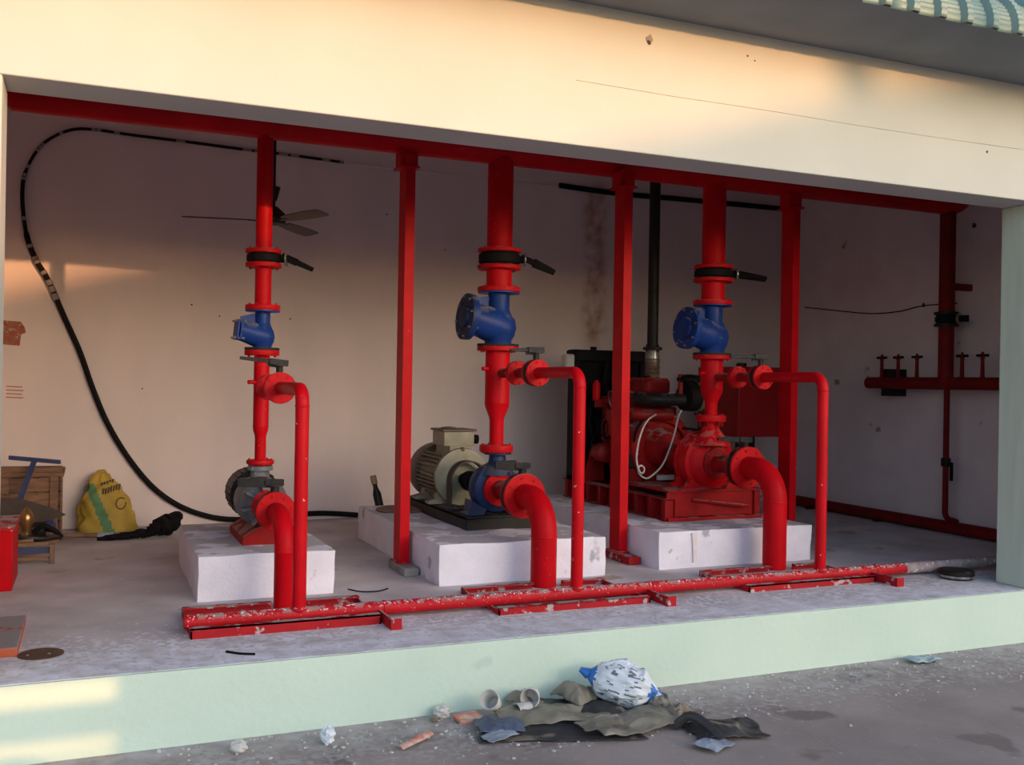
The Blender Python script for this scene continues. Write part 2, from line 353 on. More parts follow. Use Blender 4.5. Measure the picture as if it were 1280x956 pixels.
# unseen rail added nearer by, bars shaped to leave two bright strips on the plinth
ND = 6.0; ry = lambda z_: opp(0, z_, ND)[1]; rx = lambda x_: opp(x_, 0, ND)[0]
mb = MB()
mb.box(rx(-1.2), rx(0.19), -ND-0.05, -ND, ry(0.0), ry(0.75)); mb.box(rx(-1.2), rx(0.19), -ND-0.05, -ND, ry(-0.245), ry(-0.10))
mb.box(rx(0.19), rx(1.4), -ND-0.12, -ND, GZ, ry(0.75)); mb.box(rx(-1.3), rx(-1.2), -ND-0.12, -ND, GZ, ry(0.75))
mb.prism([(rx(a_), -ND-0.3, ry(b_)) for (a_, b_) in ((-1.2, -0.5), (0.6, -0.5), (0.6, -0.34), (0.19, -0.335), (0.13, -0.325), (0.05, -0.315), (-0.02, -0.288), (-0.12, -0.272), (-0.22, -0.285), (-0.30, -0.30), (-0.45, -0.29), (-1.2, -0.28))], (0, -0.2, 0))  # unseen mound added, outlined to shade the bottom of the lower sun strip
struct(mb.build('yard_sun_blocker', OPPW, smooth=0))

# marks on the walls
def patch(name, parent, pts, m, lab=None):
    b = MB(); b.prism(pts, (0, -0.004, 0)); return b.build(name, m, parent, smooth=0)
y = YB
patch('painted_notice', wall_back, [(-0.72,y,1.755),(-0.53,y,1.745),(-0.50,y,1.70),(-0.49,y,1.655),(-0.525,y,1.64),(-0.535,y,1.545),(-0.72,y,1.555)], NOTICE)
for k in range(4): patch('faded_writing', wall_back, [(-0.63,y,1.21-k*0.03),(-0.51+0.02*(k%2),y,1.205-k*0.03),(-0.51,y,1.195-k*0.03),(-0.63,y,1.20-k*0.03)], PINK)
def spot(parent, x, yy, z, s, m=DARK, d=(0,-0.003,0), ax=0):
    b = MB(); n = 9; pts = []
    for k in range(n):
        a = 2*PI*k/n; q = s*random.uniform(0.6, 1.1)
        pts.append((x+q*math.cos(a), yy, z+q*1.2*math.sin(a)) if ax == 0 else (x, yy+q*math.cos(a), z+q*1.2*math.sin(a)))
    b.prism(pts, d); return b.build('stain_spot', m, parent, smooth=0)
wf = bpy.data.objects['wall_front']; ORG[wf] = Vector((0, 0, 0))
MB().tube([(2.31,-0.0005,2.888),(2.9,-0.0005,2.880),(3.59,-0.0005,2.881),(4.2,-0.0005,2.874),(4.75,-0.0005,2.873),(5.58,-0.0005,2.879)], 0.0022, 5).build('hairline_crack', mat('crack', (0.48,0.46,0.42), None, 9, 0.9), wf)
spot(wf, 2.75, 0, 3.165, 0.028, CONC); spot(wf, 2.745, -0.002, 3.15, 0.012)
spot(wf, 3.39, 0, 3.17, 0.006); spot(wf, 3.44, 0, 3.15, 0.005); spot(wf, 5.25, 0, 2.83, 0.008)
for (x, z) in ((1.70,1.86),(1.07,1.86),(0.83,1.95),(3.2,2.6),(0.43,1.2),(2.6,2.9)): spot(wall_back, x, YB, z, 0.008)
spot(wall_right, XR, 1.93, 2.79, 0.03, DARK, (-0.003,0,0), 1); spot(wall_right, XR, 2.5, 2.11, 0.02, DARK, (-0.003,0,0), 1)

# ------------------------------------------------------------------ pump lines
PX = [1.04, 2.71, 4.55]; YR = 1.98; YH = 0.64; BX = [1.044, 2.692, 4.515]; PEDH = 0.265
WHO = ['the small grey pump', 'the cream electric-motor pump', 'the red diesel pump']
peds = [((0.593, 1.405, 1.351, 2.644), 'short whitewashed concrete block under the small grey pump'),
        ((2.065, 3.275, 1.330, 3.405), 'long whitewashed concrete block under the cream electric-motor pump'),
        ((3.717, 5.070, 1.377, 3.75), 'whitewashed concrete block with a brown run stain under the red diesel pump')]
def rough_block(x0, x1, y0, y1, h, name, label):
    b = MB(); nx, ny, nz = int((x1-x0)/0.06), int((y1-y0)/0.06), 5
    # subdivided cuboid with slightly uneven plaster
    me_v = {}; vs = []; fs = []
    def vid(i, j, k):
        if (i, j, k) not in me_v:
            p = Vector((x0+(x1-x0)*i/nx, y0+(y1-y0)*j/ny, h*k/nz))
            e = sum(((i in (0, nx)), (j in (0, ny)), (k in (0, nz))))
            c = Vector(((x0+x1)/2, (y0+y1)/2, h/2))
            q = noise.noise_vector(p*4.0)*0.007 + noise.noise_vector(p*14.0)*0.004
            if e >= 2: q += (c-p).normalized()*(0.008+0.012*abs(noise.noise(p*9)))
            if k == 0: q.z = 0
            me_v[(i, j, k)] = len(vs); vs.append(p+q)
        return me_v[(i, j, k)]
    for i in range(nx):
        for j in range(ny):
            for k in (0, nz): fs.append((vid(i,j,k), vid(i+1,j,k), vid(i+1,j+1,k), vid(i,j+1,k)))
    for i in range(nx):
        for k in range(nz):
            for j in (0, ny): fs.append((vid(i,j,k), vid(i+1,j,k), vid(i+1,j,k+1), vid(i,j,k+1)))
    for j in range(ny):
        for k in range(nz):
            for i in (0, nx): fs.append((vid(i,j,k), vid(i,j+1,k), vid(i,j+1,k+1), vid(i,j,k+1)))
    b.add(vs, fs); return tag(b.build(name, PED, smooth=50), label, 'plinth')
for (q, lab) in peds: last_block = rough_block(*q, PEDH, 'pump_plinth', lab)
ORG[last_block] = Vector((0, 0, 0))
STAIN = mat('run_stain', (0.72, 0.56, 0.54), (0.80, 0.70, 0.74), 14, 0.9)
MB().prism([(3.985, 1.366, 0.25), (4.03, 1.366, 0.25), (4.026, 1.366, 0.05), (4.0, 1.366, 0.04)], (0, 0.02, 0)).build('run_stain', STAIN, last_block, smooth=0)

def flange(parent, c, d, R, th, m=RED_FLG, nb=8, br=0.012, name='flange', inner=None):
    """flange disc centred at c along axis d, with its bolts as a sub-part"""
    c = Vector(c); d = Vector(d).normalized()
    o = MB().lathe(c-d*th/2, d, [(0, R*0.97), (th*0.15, R), (th*0.85, R), (th, R*0.97)], 32).build(name, m, parent)
    MB().bolts(c, d, R*0.8, nb, br, th*0.5+br*0.9).build('bolts', m, o, kind='stuff', smooth=0)
    return o
UP = Vector((0, 0, 1)); FR = Vector((0, -1, 0)); RT = Vector((1, 0, 0))

# top manifold along the pump house
MZ, MR = 2.985, 0.11
man = thing('discharge_manifold', 'long red overhead pipe running the length of the room behind the lintel', 'pipe', (-0.35, YR, MZ-MR))
mx1 = 7.10
pts = [(-0.46, YR, MZ), (mx1, YR, MZ)]
MB().lathe((-0.50, YR, MZ), RT, [(0, 0.02), (0.012, 0.07), (0.05, MR), (mx1+0.50, MR), (mx1+0.60, 0.07), (mx1+0.66, 0.03)], 32).build('main_pipe', RED, man)
for i in range(3):
    rad = (0.0525, 0.0925, 0.0925)[i]; zt = (2.150, 2.268, 2.262)[i]
    MB().cyl((PX[i], YR, zt-0.02), (PX[i], YR, MZ-0.02), rad, n=32).build('branch_pipe', RED, man)
    flange(man, (PX[i], YR, zt-0.014), UP, (0.115, 0.158, 0.158)[i], 0.028, nb=8)

def butterfly(c, d, R, th, sd, lever_dir, lever_len, label, black=BLACK, big=True, lever_m=None, droop=0.0, thick=(0.013, 0.009)):
    """wafer butterfly valve: body ring across axis d, neck along sd, hand lever"""
    c = Vector(c); d = Vector(d).normalized(); sd = Vector(sd).normalized(); ld = Vector(lever_dir).normalized()
    t = thing('butterfly_valve', label, 'valve', c)
    MB().lathe(c-d*th/2, d, [(0, R*0.86), (th*0.18, R*0.9), (th*0.2, R*0.97), (th*0.8, R*0.97), (th*0.82, R*0.9), (th, R*0.86)], 32).build('body', black, t)
    e = c + sd*R*0.9
    MB().cyl(e - sd*0.02, e + sd*(0.045 if big else 0.05), 0.026 if big else 0.020, n=16).build('neck', black, t)
    p = e + sd*(0.045 if big else 0.05)
    side = sd.cross(ld).normalized()
    pl = MB(); pl.lathe(p - sd*0.004, sd, [(0, 0.05 if big else 0.042), (0.010, 0.05 if big else 0.042)], 20)
    pl.build('notch_plate', STEEL if (big and lever_m is None) else VALVEG, t, bevel=0.001)
    q = p + sd*0.018
    lv = MB()
    hd = side.cross(ld).normalized(); hd = hd if hd.dot(sd) >= 0 else -hd
    def pt(s, w, h): return q + ld*s + side*w + hd*(h + droop*s)
    for (s0, s1, w0, w1, h0, h1) in ((-0.05, 0.06, 0.026, 0.030, 0.018, 0.018), (0.05, lever_len, 0.020, 0.013, thick[0], thick[1])):
        vs = [pt(s, sw*wd, sh*hh) for (s, wd, hh) in ((s0, w0, h0), (s1, w1, h1)) for (sw, sh) in ((-1,-1),(1,-1),(1,1),(-1,1))]
        lv.add(vs, [(0,3,2,1),(4,5,6,7),(0,1,5,4),(1,2,6,5),(2,3,7,6),(3,0,4,7)])
    lv.build('lever', lever_m or black, t, bevel=0.003)
    MB().obox(q + ld*0.035 - sd*0.022, 0.035, 0.008, 0.010, (ld, side, sd)).build('trigger', lever_m or black, t)
    return t
for i in range(3):
    zt = (2.122, 2.240, 2.234)[i]; zb = (2.060, 2.148, 2.160)[i]; rad = (0.0525, 0.0925, 0.0925)[i]
    R = (0.112, 0.155, 0.155)[i]
    butterfly((PX[i], YR, (zt+zb)/2), UP, R, zt-zb+0.002, (1, -0.35, 0), (1, -0.2, -0.42 if i < 2 else -0.12), (0.17, 0.22, 0.24)[i], 'black wafer butterfly valve with side lever, high on the riser of '+WHO[i], thick=((0.016, 0.013), (0.032, 0.020), (0.024, 0.022))[i])
    # spool between butterfly and check valve
    zl = (1.748, 1.954, 1.947)[i]
    t = thing('spool_pipe', 'short red flanged pipe between butterfly and check valve above '+WHO[i], 'pipe', (PX[i], YR, zl))
    MB().cyl((PX[i], YR, zl), (PX[i], YR, zb), rad, n=32).build('pipe', RED, t)
    flange(t, (PX[i], YR, zb-0.015), UP, R*1.02, 0.03); flange(t, (PX[i], YR, zl+0.02), UP, R*1.0, 0.035)

def check_valve(i, zb, zt):
    x = PX[i]; s = 1.0 if i else 0.62; h = zt-zb
    t = thing('check_valve', ('small blue check valve with square bolted cover over ' if i == 0 else 'large blue swing check valve with round bolted cover over ')+WHO[i], 'valve', (x, YR, zb))
    zc = zb + h*0.37
    body = MB()
    nr = 0.078*s
    body.lathe((x, YR, zb), UP, [(0, 0.098*s), (h*0.10, 0.096*s), (h*0.2, 0.118*s), (h*0.34, 0.130*s), (h*0.46, 0.120*s), (h*0.58, 0.095*s), (h*0.68, nr), (h, nr)], 32)
    d = Vector((-1, -0.06, 0.27)).normalized(); c0 = Vector((x+0.015*s, YR, zc-0.01)); ln = 0.255*s
    body.lathe(c0, d, [(-0.10*s, 0.055*s), (-0.07*s, 0.098*s), (0, 0.128*s), (0.10*s, 0.125*s), (ln-0.03*s, 0.112*s), (ln, 0.112*s)], 32)
    bo = body.build('body', BLUE, t, smooth=45)
    # web between neck and bonnet
    MB().prism([(x-0.02, YR+0.008, zt-0.05*s), (x-0.07*s, YR+0.008, zt-0.03*s), (x-0.235*s, YR+0.008, zc+0.19*s), (x-0.1*s, YR+0.008, zc), (x, YR+0.008, zc)], (0, -0.016, 0)).build('web', BLUE, t, smooth=0)
    fc = c0 + d*ln
    nd = Vector((-1, -0.04, 0.10)).normalized()
    if i == 0:
        a = nd.cross(UP).normalized(); bq = nd.cross(a)
        for k, off in enumerate((0.0, 0.022)):
            MB().obox(fc+nd*off, 0.009, 0.066, 0.066, (nd, a, bq)).build(('body_flange', 'cover')[k], BLUE, t, bevel=0.006)
        bb = MB()
        for (u_, v_) in ((-1,-1),(1,-1),(1,1),(-1,1)): bb.lathe(fc+nd*0.011+a*0.055*u_+bq*0.055*v_-nd*0.035, nd, [(0, 0.009), (0.07, 0.009)], 6)
        bb.build('bolts', STEEL, t, kind='stuff')
    else:
        MB().lathe(fc-nd*0.012, nd, [(0, 0.163), (0.024, 0.165)], 36).build('body_flange', BLUE, t)
        cv = MB().lathe(fc+nd*0.012, nd, [(0, 0.165), (0.024, 0.165), (0.026, 0.120), (0.018, 0.112), (0.018, 0.085), (0.040, 0.078), (0.044, 0.02)], 36).build('cover', NAVY if i == 1 else BLUE, t)
        MB().bolts(fc+nd*0.012, nd, 0.143, 8, 0.013, 0.038).build('bolts', STEEL, cv, kind='stuff')
    fr = 0.115 if i == 0 else 0.155
    for z in (zb+0.008, zt-0.005):
        hh = 0.008 if z < zc else 0.005
        MB().lathe((x, YR, z-hh), UP, [(0, fr*0.97), (2*hh, fr*0.97)], 32).build('end_flange', DUSTBLK if z < zc else BLUE, t)
    return t
check_valve(0, 1.490, 1.750); check_valve(1, 1.566, 1.956); check_valve(2, 1.552, 1.949)

# lower riser, from the check valve to the pump
BZ = [1.250, 1.372, 1.376]; YF1 = [1.66, 1.62, 1.64]; YF2 = [1.29, 1.285, 1.33]
for i in range(3):
    x = PX[i]; zt = (1.490, 1.566, 1.552)[i]; zp = (0.728, 0.800, 1.020)[i]; rad = (0.050, 0.089, 0.089)[i]
    t = thing('riser_pipe', 'red lower riser with reducer and side branch standing on '+WHO[i], 'pipe', (x, YR, zp))
    z1, z2, rs = ((0.985, 0.915, 0.036), (1.150, 1.030, 0.052), (1.275, 1.165, 0.050))[i]
    MB().lathe((x, YR, zp), UP, [(0, rs), (z2-zp, rs), (z2-zp+0.02, rs*1.06), (z1-zp-0.02, rad*0.97), (z1-zp, rad), (z1-zp+0.006, rad*1.03), (z1-zp+0.014, rad), (zt-zp, rad)], 36).build('pipe', RED, t, smooth=30)
    flange(t, (x, YR, zt-0.018), UP, (0.112, 0.150, 0.150)[i], 0.034)
    flange(t, (x, YR, zp+0.03), UP, (0.088, 0.122, 0.118)[i], (0.026, 0.05, 0.05)[i], nb=6)
    br = 0.034
    MB().cyl((x, YR, BZ[i]), (x, YF1[i], BZ[i]), br, n=24).build('branch', RED_DULL, t)
    flange(t, (x, YF1[i]+0.012, BZ[i]), FR, (0.082, 0.083, 0.083)[i], 0.022, nb=8, br=0.010)
    MB().cyl((x-rad*0.8, YR-0.02, BZ[i]+0.03), (x-rad-0.04, YR-0.03, BZ[i]+0.03), 0.014, n=12).build('gauge_nipple', RED, t)
    # branch spool, valve, bypass
    t = thing('branch_spool', 'short red flanged stub beside the riser of '+WHO[i], 'pipe', (x, YF1[i], BZ[i]))
    MB().cyl((x, YF1[i]-0.01, BZ[i]), (x, YF2[i]+0.05, BZ[i]), br, n=24).build('pipe', RED_DULL, t)
    flange(t, (x, YF1[i]-0.012, BZ[i]), FR, (0.082, 0.083, 0.083)[i], 0.022, nb=8, br=0.010)
    MB().lathe((x, YF2[i]+0.07, BZ[i]), FR, [(0, 0.088), (0.02, 0.088)], 28).build('valve_flange', RED_FLG, t)
    butterfly((x, YF2[i]+0.030, BZ[i]), FR, 0.092, 0.042, UP, (-1, 0.12, -0.02 if i else 0.10), (0.23, 0.18, 0.25)[i], 'small lever valve with raised grey handle on the bypass of '+WHO[i], black=BLACKM, big=False, lever_m=VALVEG)
    xb = BX[i]
    t = thing('bypass_pipe', 'thin red pipe bending down to the floor header in front of '+WHO[i], 'pipe', (xb, YH, 0.06))
    er = 0.085
    path = [(x, YF2[i], BZ[i])] + arc((xb, YH+er, BZ[i]-er), UP, FR, er, 0, PI/2, 10) + [(xb, YH, 0.07)]
    MB().tube(path, 0.0365, 24).build('pipe', RED_PIPE, t, smooth=40)
    flange(t, (x, YF2[i]-0.004, BZ[i]), FR, (0.094, 0.088, 0.090)[i], 0.022, nb=8, br=0.010)
    MB().lathe((xb, YH, BZ[i]-er-0.01), UP, [(0, 0.0365), (0.004, 0.039), (0.010, 0.039), (0.014, 0.0365)], 24).build('weld_ring', RED_PIPE, t)
    MB().lathe((xb, YH, 0.080), UP, [(0, 0.046), (0.012, 0.046), (0.02, 0.037)], 24).build('weld_collar', RED_HDR, t)

# suction side
AZ = [0.510, 0.543, 0.700]; YS = [1.06, 1.145, 1.165]; YP = [1.655, 1.915, 1.90]; YV = [1.37, 1.47, 1.495]
SR = [0.057, 0.084, 0.084]; FRD = [0.118, 0.152, 0.157]
for i in range(3):
    x = PX[i]; er = (0.19, 0.225, 0.22)[i]; z = AZ[i]
    t = thing('suction_pipe', ('slim' if i == 0 else 'thick')+' red elbow pipe rising from the floor into '+WHO[i], 'pipe', (x, YS[i], 0.0))
    path = [(x, YV[i]-0.01, z)] + arc((x, YS[i]+er, z-er), UP, FR, er, 0, PI/2, 14)
    MB().tube(path, SR[i], 32).build('elbow', RED_DULL if i == 9 else RED, t, smooth=40)
    MB().lathe((x, YS[i], -0.004), UP, [(0, SR[i]), (z-er-0.002, SR[i]), (z-er+0.002, SR[i]*1.035), (z-er+0.010, SR[i]*1.03), (z-er+0.014, SR[i])], 32).build('pipe', RED, t)
    flange(t, (x, YV[i], z), FR, FRD[i], 0.026, nb=8, br=0.012)
    butterfly((x, YV[i]+0.036, z), FR, FRD[i]*1.02, 0.044, UP, (-1, 0.05, 0.02), (0.22, 0.20, 0.24)[i], ('dusty black lever valve across the suction inlet of ', 'grimy black lever valve with thick handle at the suction inlet of ', 'black rimmed lever valve at the suction inlet of ')[i]+WHO[i], black=BLACKM, big=True, lever_m=DUSTBLK, thick=((0.030, 0.026), (0.034, 0.026), (0.022, 0.012))[i])
    t = thing('suction_reducer', 'short red flanged reducer between valve and casing of '+WHO[i], 'pipe', (x, YP[i], z))
    f2 = (0.092, 0.122, 0.120)[i]; ys = YV[i]+0.060
    MB().lathe((x, ys, z), -FR, [(0, SR[i]*1.0), (0.03, SR[i]*0.98), ((YP[i]-ys)*0.75, SR[i]*0.78), (YP[i]-ys, SR[i]*0.78)], 28).build('cone', RED_DULL, t)
    MB().lathe((x, ys-0.002, z), -FR, [(0, FRD[i]*0.97), (0.022, FRD[i]*0.97)], 32).build('valve_flange', RED_DULL, t)
    flange(t, (x, YP[i]-0.012, z), FR, f2 if i else 0.100, 0.024, m=RED_FLG if i < 2 else RED_DULL, nb=8, br=0.010)

# floor header and the pieces around it
HZ = 0.058
hdr = thing('header_pipe', 'paint-splashed red pipe lying along the floor in front of the pumps', 'pipe', (0.5, YH, HZ-0.037))
MB().cyl((0.47, YH, HZ), (5.25, YH, HZ), 0.037, n=24).build('pipe', RED_HDR, hdr)
GREYED = mat('lime_crusted_pipe', (0.30, 0.16, 0.16), (0.40, 0.36, 0.36), 16, 0.8, chips=((0.80, 0.78, 0.78), 30, 0.60))
MB().cyl((5.25, YH, HZ), (7.1, YH, HZ), 0.037, n=24).build('crusted_end', GREYED, hdr)
MB().lathe((0.462, YH, HZ), RT, [(0, 0.030), (0.01, 0.037), (0.012, 0.037)], 24).build('end_cap', RED_HDR, hdr)
for x in (1.50, 3.20, 4.98):
    MB().lathe((x, YH, HZ), RT, [(0, 0.037), (0.004, 0.041), (0.014, 0.041), (0.018, 0.037)], 24).build('weld_ring', RED_HDR, hdr)
def angle_iron(b, p, d, ln, w, h, th=0.008, flip=1):
    """L section of length ln along d from p: upright leg h, flat leg w"""
    p = Vector(p); d = Vector(d).normalized(); n = Vector((-d.y, d.x, 0))*flip
    c = p + d*ln/2
    b.obox(c + Vector((0, 0, h/2)) + n*(th/2), ln/2, th/2, h/2, (d, n, UP))
    b.obox(c + Vector((0, 0, h-th/2)) + n*w/2, ln/2, w/2, th/2, (d, n, UP))
frames = [((0.485, 1.46), (0.515, 1.03), 0.052, 'red steel channel frame round the floor pit of '),
          ((2.13, 3.11), (0.485, 1.10), 0.040, 'worn red steel frame sunk round the floor pit of '),
          ((3.87, 4.90), (0.54, 1.10), 0.042, 'low red steel frame round the floor pit of ')]
for i, ((x0, x1), (y0, y1), h, lab) in enumerate(frames):
    t = thing('pit_frame', lab+WHO[i], 'frame', ((x0+x1)/2, (y0+y1)/2, 0))
    a = MB(); angle_iron(a, (x0, y0, 0), RT, x1-x0, 0.05, h); a.build('front_rail', RED_FLOOR, t)
    for (e0, e1) in ((x0, PX[i]-SR[i]-0.02), (PX[i]+SR[i]+0.02, x1)):
        a = MB(); angle_iron(a, (e0, y1, 0), RT, e1-e0, 0.05, h, flip=-1); a.build('rear_rail', RED_FLOOR, t)
    a = MB(); a.box(x0, x0+0.008, y0, y1, 0, h*0.75); a.build('end_rail', RED_FLOOR, t)
    a = MB(); a.box(x1-0.008, x1, y0, y1, 0, h*0.75); a.build('end_rail', RED_FLOOR, t)
    MB().box(x0+0.05, x1-0.05, y0+0.05, y1-0.16, 0.0, 0.012).build('pit_cover', CONC, t)
for i, (x, n_) in enumerate(((1.475, 'by the pit frame of '), (3.16, 'beyond the pit frame of '), (4.925, 'beyond the pit frame of '))):
    t = thing('pipe_support', 'red angle bracket under the floor header '+n_+WHO[i], 'bracket', (x, YH, 0))
    MB().prism([(x-0.004, 0.37, 0), (x-0.004, 0.37, 0.058), (x-0.004, YH-0.04, 0.058), (x-0.004, YH-0.032, 0.026), (x-0.004, 0.78, 0.026), (x-0.004, 0.78, 0)], (0.008, 0, 0)).build('upright_leg', RED_FLOOR, t, smooth=0)
    MB().box(x, x+0.06, 0.37, 0.78, 0.0, 0.008).build('flat_leg', RED_FLOOR, t)
    MB().box(x-0.004, x+0.055, 0.366, 0.372, 0.0, 0.058).build('end_plate', RED_FLOOR, t)

# posts carrying the manifold
for (x, yy, zb, lab) in ((2.005, 1.96, 0.055, 'red steel channel post beside the long block of the cream electric-motor pump'),
                         (3.660, 1.86, 0.06, 'red steel channel post beside the block of the red diesel pump'),
                         (5.290, 1.96, 0.0, 'red steel channel post in front of the red fuel tank')):
    t = thing('support_post', lab, 'post', (x, yy, 0))
    a = MB(); hw, hd, th = 0.034, 0.075, 0.008
    z1 = MZ-MR-0.01
    a.prism([(x-hw, yy-hd, zb), (x+hw, yy-hd, zb), (x+hw, yy-hd+th, zb), (x-hw+th, yy-hd+th, zb), (x-hw+th, yy+hd-th, zb), (x+hw, yy+hd-th, zb), (x+hw, yy+hd, zb), (x-hw, yy+hd, zb)], (0, 0, z1-zb))
    a.build('channel', RED, t, smooth=0)
    MB().box(x-0.075, x+0.06, yy-0.09, yy+0.09, z1-0.10, z1-0.085).build('head_plate', RED, t)
    MB().prism([(x-0.07, yy-0.06, z1-0.085), (x+0.055, yy-0.06, z1-0.085), (x+0.055, yy-0.06, z1+0.02), (x+0.03, yy-0.06, z1+0.04), (x-0.045, yy-0.06, z1+0.04), (x-0.07, yy-0.06, z1+0.02)], (0, 0.12, 0)).build('saddle', RED, t, smooth=0)
    if zb:
        MB().box(x-0.055, x+0.048 if x < 3 else x+0.045, yy-0.26, yy+0.12, 0, zb).build('foot', CONC if x < 3 else RED_FLOOR, t, bevel=0.006)
        MB().box(x-0.050, x+0.042, yy-0.10, yy+0.09, zb-0.002, zb+0.008).build('base_plate', RED_FLOOR, t)

# ------------------------------------------------------------------ pump set 1: small grey pump
x = PX[0]; z = AZ[0]
t = thing('jockey_pump', 'small grey cast pump with black motor on a red foot', 'pump', (x, 2.0, PEDH))
MB().prism([(x-0.15, 1.66, PEDH-0.004), (x+0.17, 1.66, PEDH-0.004), (x+0.17, 1.66, PEDH+0.035), (x+0.06, 1.66, PEDH+0.11), (x-0.05, 1.66, PEDH+0.11), (x-0.15, 1.66, PEDH+0.05)], (0, 0.60, 0)).build('foot', RED_DULL, t, bevel=0.006, smooth=0)
c = MB(); c.lathe((x, 1.665, z), -FR, [(0, 0.075), (0.05, 0.075), (0.07, 0.11), (0.12, 0.150), (0.20, 0.160), (0.36, 0.160), (0.43, 0.135), (0.46, 0.11)], 32)
c.lathe((x, YR, z+0.06), UP, [(0, 0.085), (0.08, 0.062), (0.14, 0.060), (0.165, 0.075)], 24)
cs = c.build('casing', GREYC, t, smooth=40)
rb = MB()
for k in range(8):
    a = 2*PI*k/8+0.2; dv = Vector((math.cos(a), 0, math.sin(a)))
    rb.obox(Vector((x, 1.74, z))+dv*0.115, 0.035, 0.055, 0.008, (dv, FR, dv.cross(FR)))
rb.build('casing_ribs', GREYC, cs, kind='stuff', smooth=0)
MB().lathe((x, YR, z+0.196), UP, [(0, 0.082), (0.024, 0.082)], 28).build('outlet_flange', GREYC, t)
c = MB(); c.lathe((x, 2.12, z+0.015), -FR, [(0, 0.13), (0.03, 0.165), (0.30, 0.165), (0.34, 0.15), (0.36, 0.10)], 32)
mo = c.build('motor', BLACKM, t)
fn = MB()
for k in range(24):
    a = 2*PI*k/24; dv = Vector((math.cos(a), 0, math.sin(a)))
    fn.obox(Vector((x, 2.28, z+0.015))+dv*0.165, 0.007, 0.11, 0.003, (dv, FR, dv.cross(FR)))
fn.build('cooling_fins', BLACKM, mo, kind='stuff', smooth=0)

# ------------------------------------------------------------------ pump set 2: electric motor pump
x = PX[1]; z = AZ[1]
t = thing('electric_pump', 'cream electric motor coupled to a navy pump on a black steel frame', 'pump', (x, 2.6, PEDH))
bf = MB(); b0, b1 = PEDH-0.004, PEDH+0.082
for xx, sg in ((x-0.27, 1), (x+0.25, -1)):
    bf.box(min(xx, xx+0.008*sg), max(xx, xx+0.008*sg), 1.84, 3.36, b0, b1)
    for zz in (b0, b1-0.008): bf.box(min(xx, xx+0.06*sg), max(xx, xx+0.06*sg), 1.84, 3.36, zz, zz+0.008)
bf.build('side_rails', BLACKM, t, smooth=0)
for yy in (1.84, 2.35, 3.28): MB().box(x-0.262, x+0.242, yy, yy+0.075, b0+0.004, b1-0.002).build('cross_member', BLACKM, t)
MB().box(x-0.25, x+0.23, 1.88, 2.2, b1-0.006, b1+0.01).build('pump_seat', BLACKM, t)
# navy volute pump
c = MB(); c.lathe((x, YP[1], z), -FR, [(0, 0.115), (0.02, 0.115), (0.025, 0.140), (0.04, 0.168), (0.07, 0.180), (0.14, 0.180), (0.17, 0.165), (0.19, 0.12), (0.22, 0.085), (0.36, 0.075)], 36)
c.lathe((x+0.01, YR, z+0.10), UP, [(0, 0.130), (0.05, 0.095), (0.09, 0.066), (0.12, 0.060), (0.140, 0.060), (0.145, 0.100), (0.160, 0.100)], 28)
pc = c.build('pump_casing', NAVY, t, smooth=40)
for s_ in (-1, 1):
    MB().prism([(x+s_*0.08, 1.955, z-0.15), (x+s_*0.19, 1.955, z-0.08), (x+s_*0.20, 1.955, b1+0.03), (x+s_*0.235, 1.955, b1+0.02), (x+s_*0.235, 1.955, b1), (x+s_*0.10, 1.955, b1)], (0, 0.14, 0)).build('pump_foot', NAVY, t, smooth=0)
MB().lathe((x, 2.30, z), -FR, [(0, 0.055), (0.06, 0.055), (0.06, 0.078), (0.13, 0.078), (0.13, 0.07), (0.15, 0.07), (0.15, 0.078), (0.22, 0.078), (0.22, 0.05), (0.33, 0.05)], 28).build('coupling', BLACK, t)
gd = MB(); 
o = [Vector((x+0.155*math.cos(a), 2.50, z+0.155*math.sin(a))) for a in [PI*k/14 for k in range(15)]] 
o = [Vector((x+0.155, 2.50, b1))] + o + [Vector((x-0.155, 2.50, b1))]
inn = [Vector((x+(p.x-x)*0.93, 2.50, z+(p.z-z)*0.93 if p.z > z else p.z)) for p in o]
for k in range(len(o)-1): gd.prism([o[k], o[k+1], inn[k+1], inn[k]], (0, 0.10, 0))
gd.build('coupling_guard', mat('dark_guard', (0.045, 0.034, 0.028), None, 9, 0.6), t, smooth=0)
# motor
m0 = 2.66
mz = z+0.015
c = MB(); c.lathe((x, m0-0.02, mz), -FR, [(0, 0.06), (0.005, 0.15), (0.02, 0.17), (0.03, 0.222), (0.065, 0.226), (0.075, 0.19), (0.56, 0.19)], 40)
mb_ = c.build('motor_body', CREAM, t, smooth=40)
fn = MB()
for k in range(40):
    a = 2*PI*(k+0.5)/40
    if 0.30*PI < a < 0.70*PI: continue
    dv = Vector((math.cos(a), 0, math.sin(a)))
    fn.obox(Vector((x, m0+0.30, mz))+dv*0.205, 0.022, 0.22, 0.0035, (dv, FR, dv.cross(FR)))
fn.build('cooling_fins', CREAM, mb_, kind='stuff', smooth=0)
MB().lathe((x, m0+0.50, mz), -FR, [(0, 0.232), (0.02, 0.236), (0.17, 0.236), (0.22, 0.215), (0.235, 0.15), (0.235, 0.02)], 40).build('fan_cowl', COWL, t)
MB().box(x-0.09, x+0.09, m0+0.06, m0+0.40, mz+0.16, mz+0.245).build('box_neck', CREAM, t, bevel=0.006)
tb = MB().box(x-0.14, x+0.115, m0+0.06, m0+0.34, mz+0.24, mz+0.355).build('terminal_box', CREAM, t, bevel=0.006)
MB().box(x-0.155, x+0.13, m0+0.045, m0+0.355, mz+0.355, mz+0.372).build('lid', COWL, tb, bevel=0.004)
MB().ball((x-0.07, m0+0.16, mz+0.376), 0.07, 0.06, 0.015).build('lid_boss', COWL, tb)
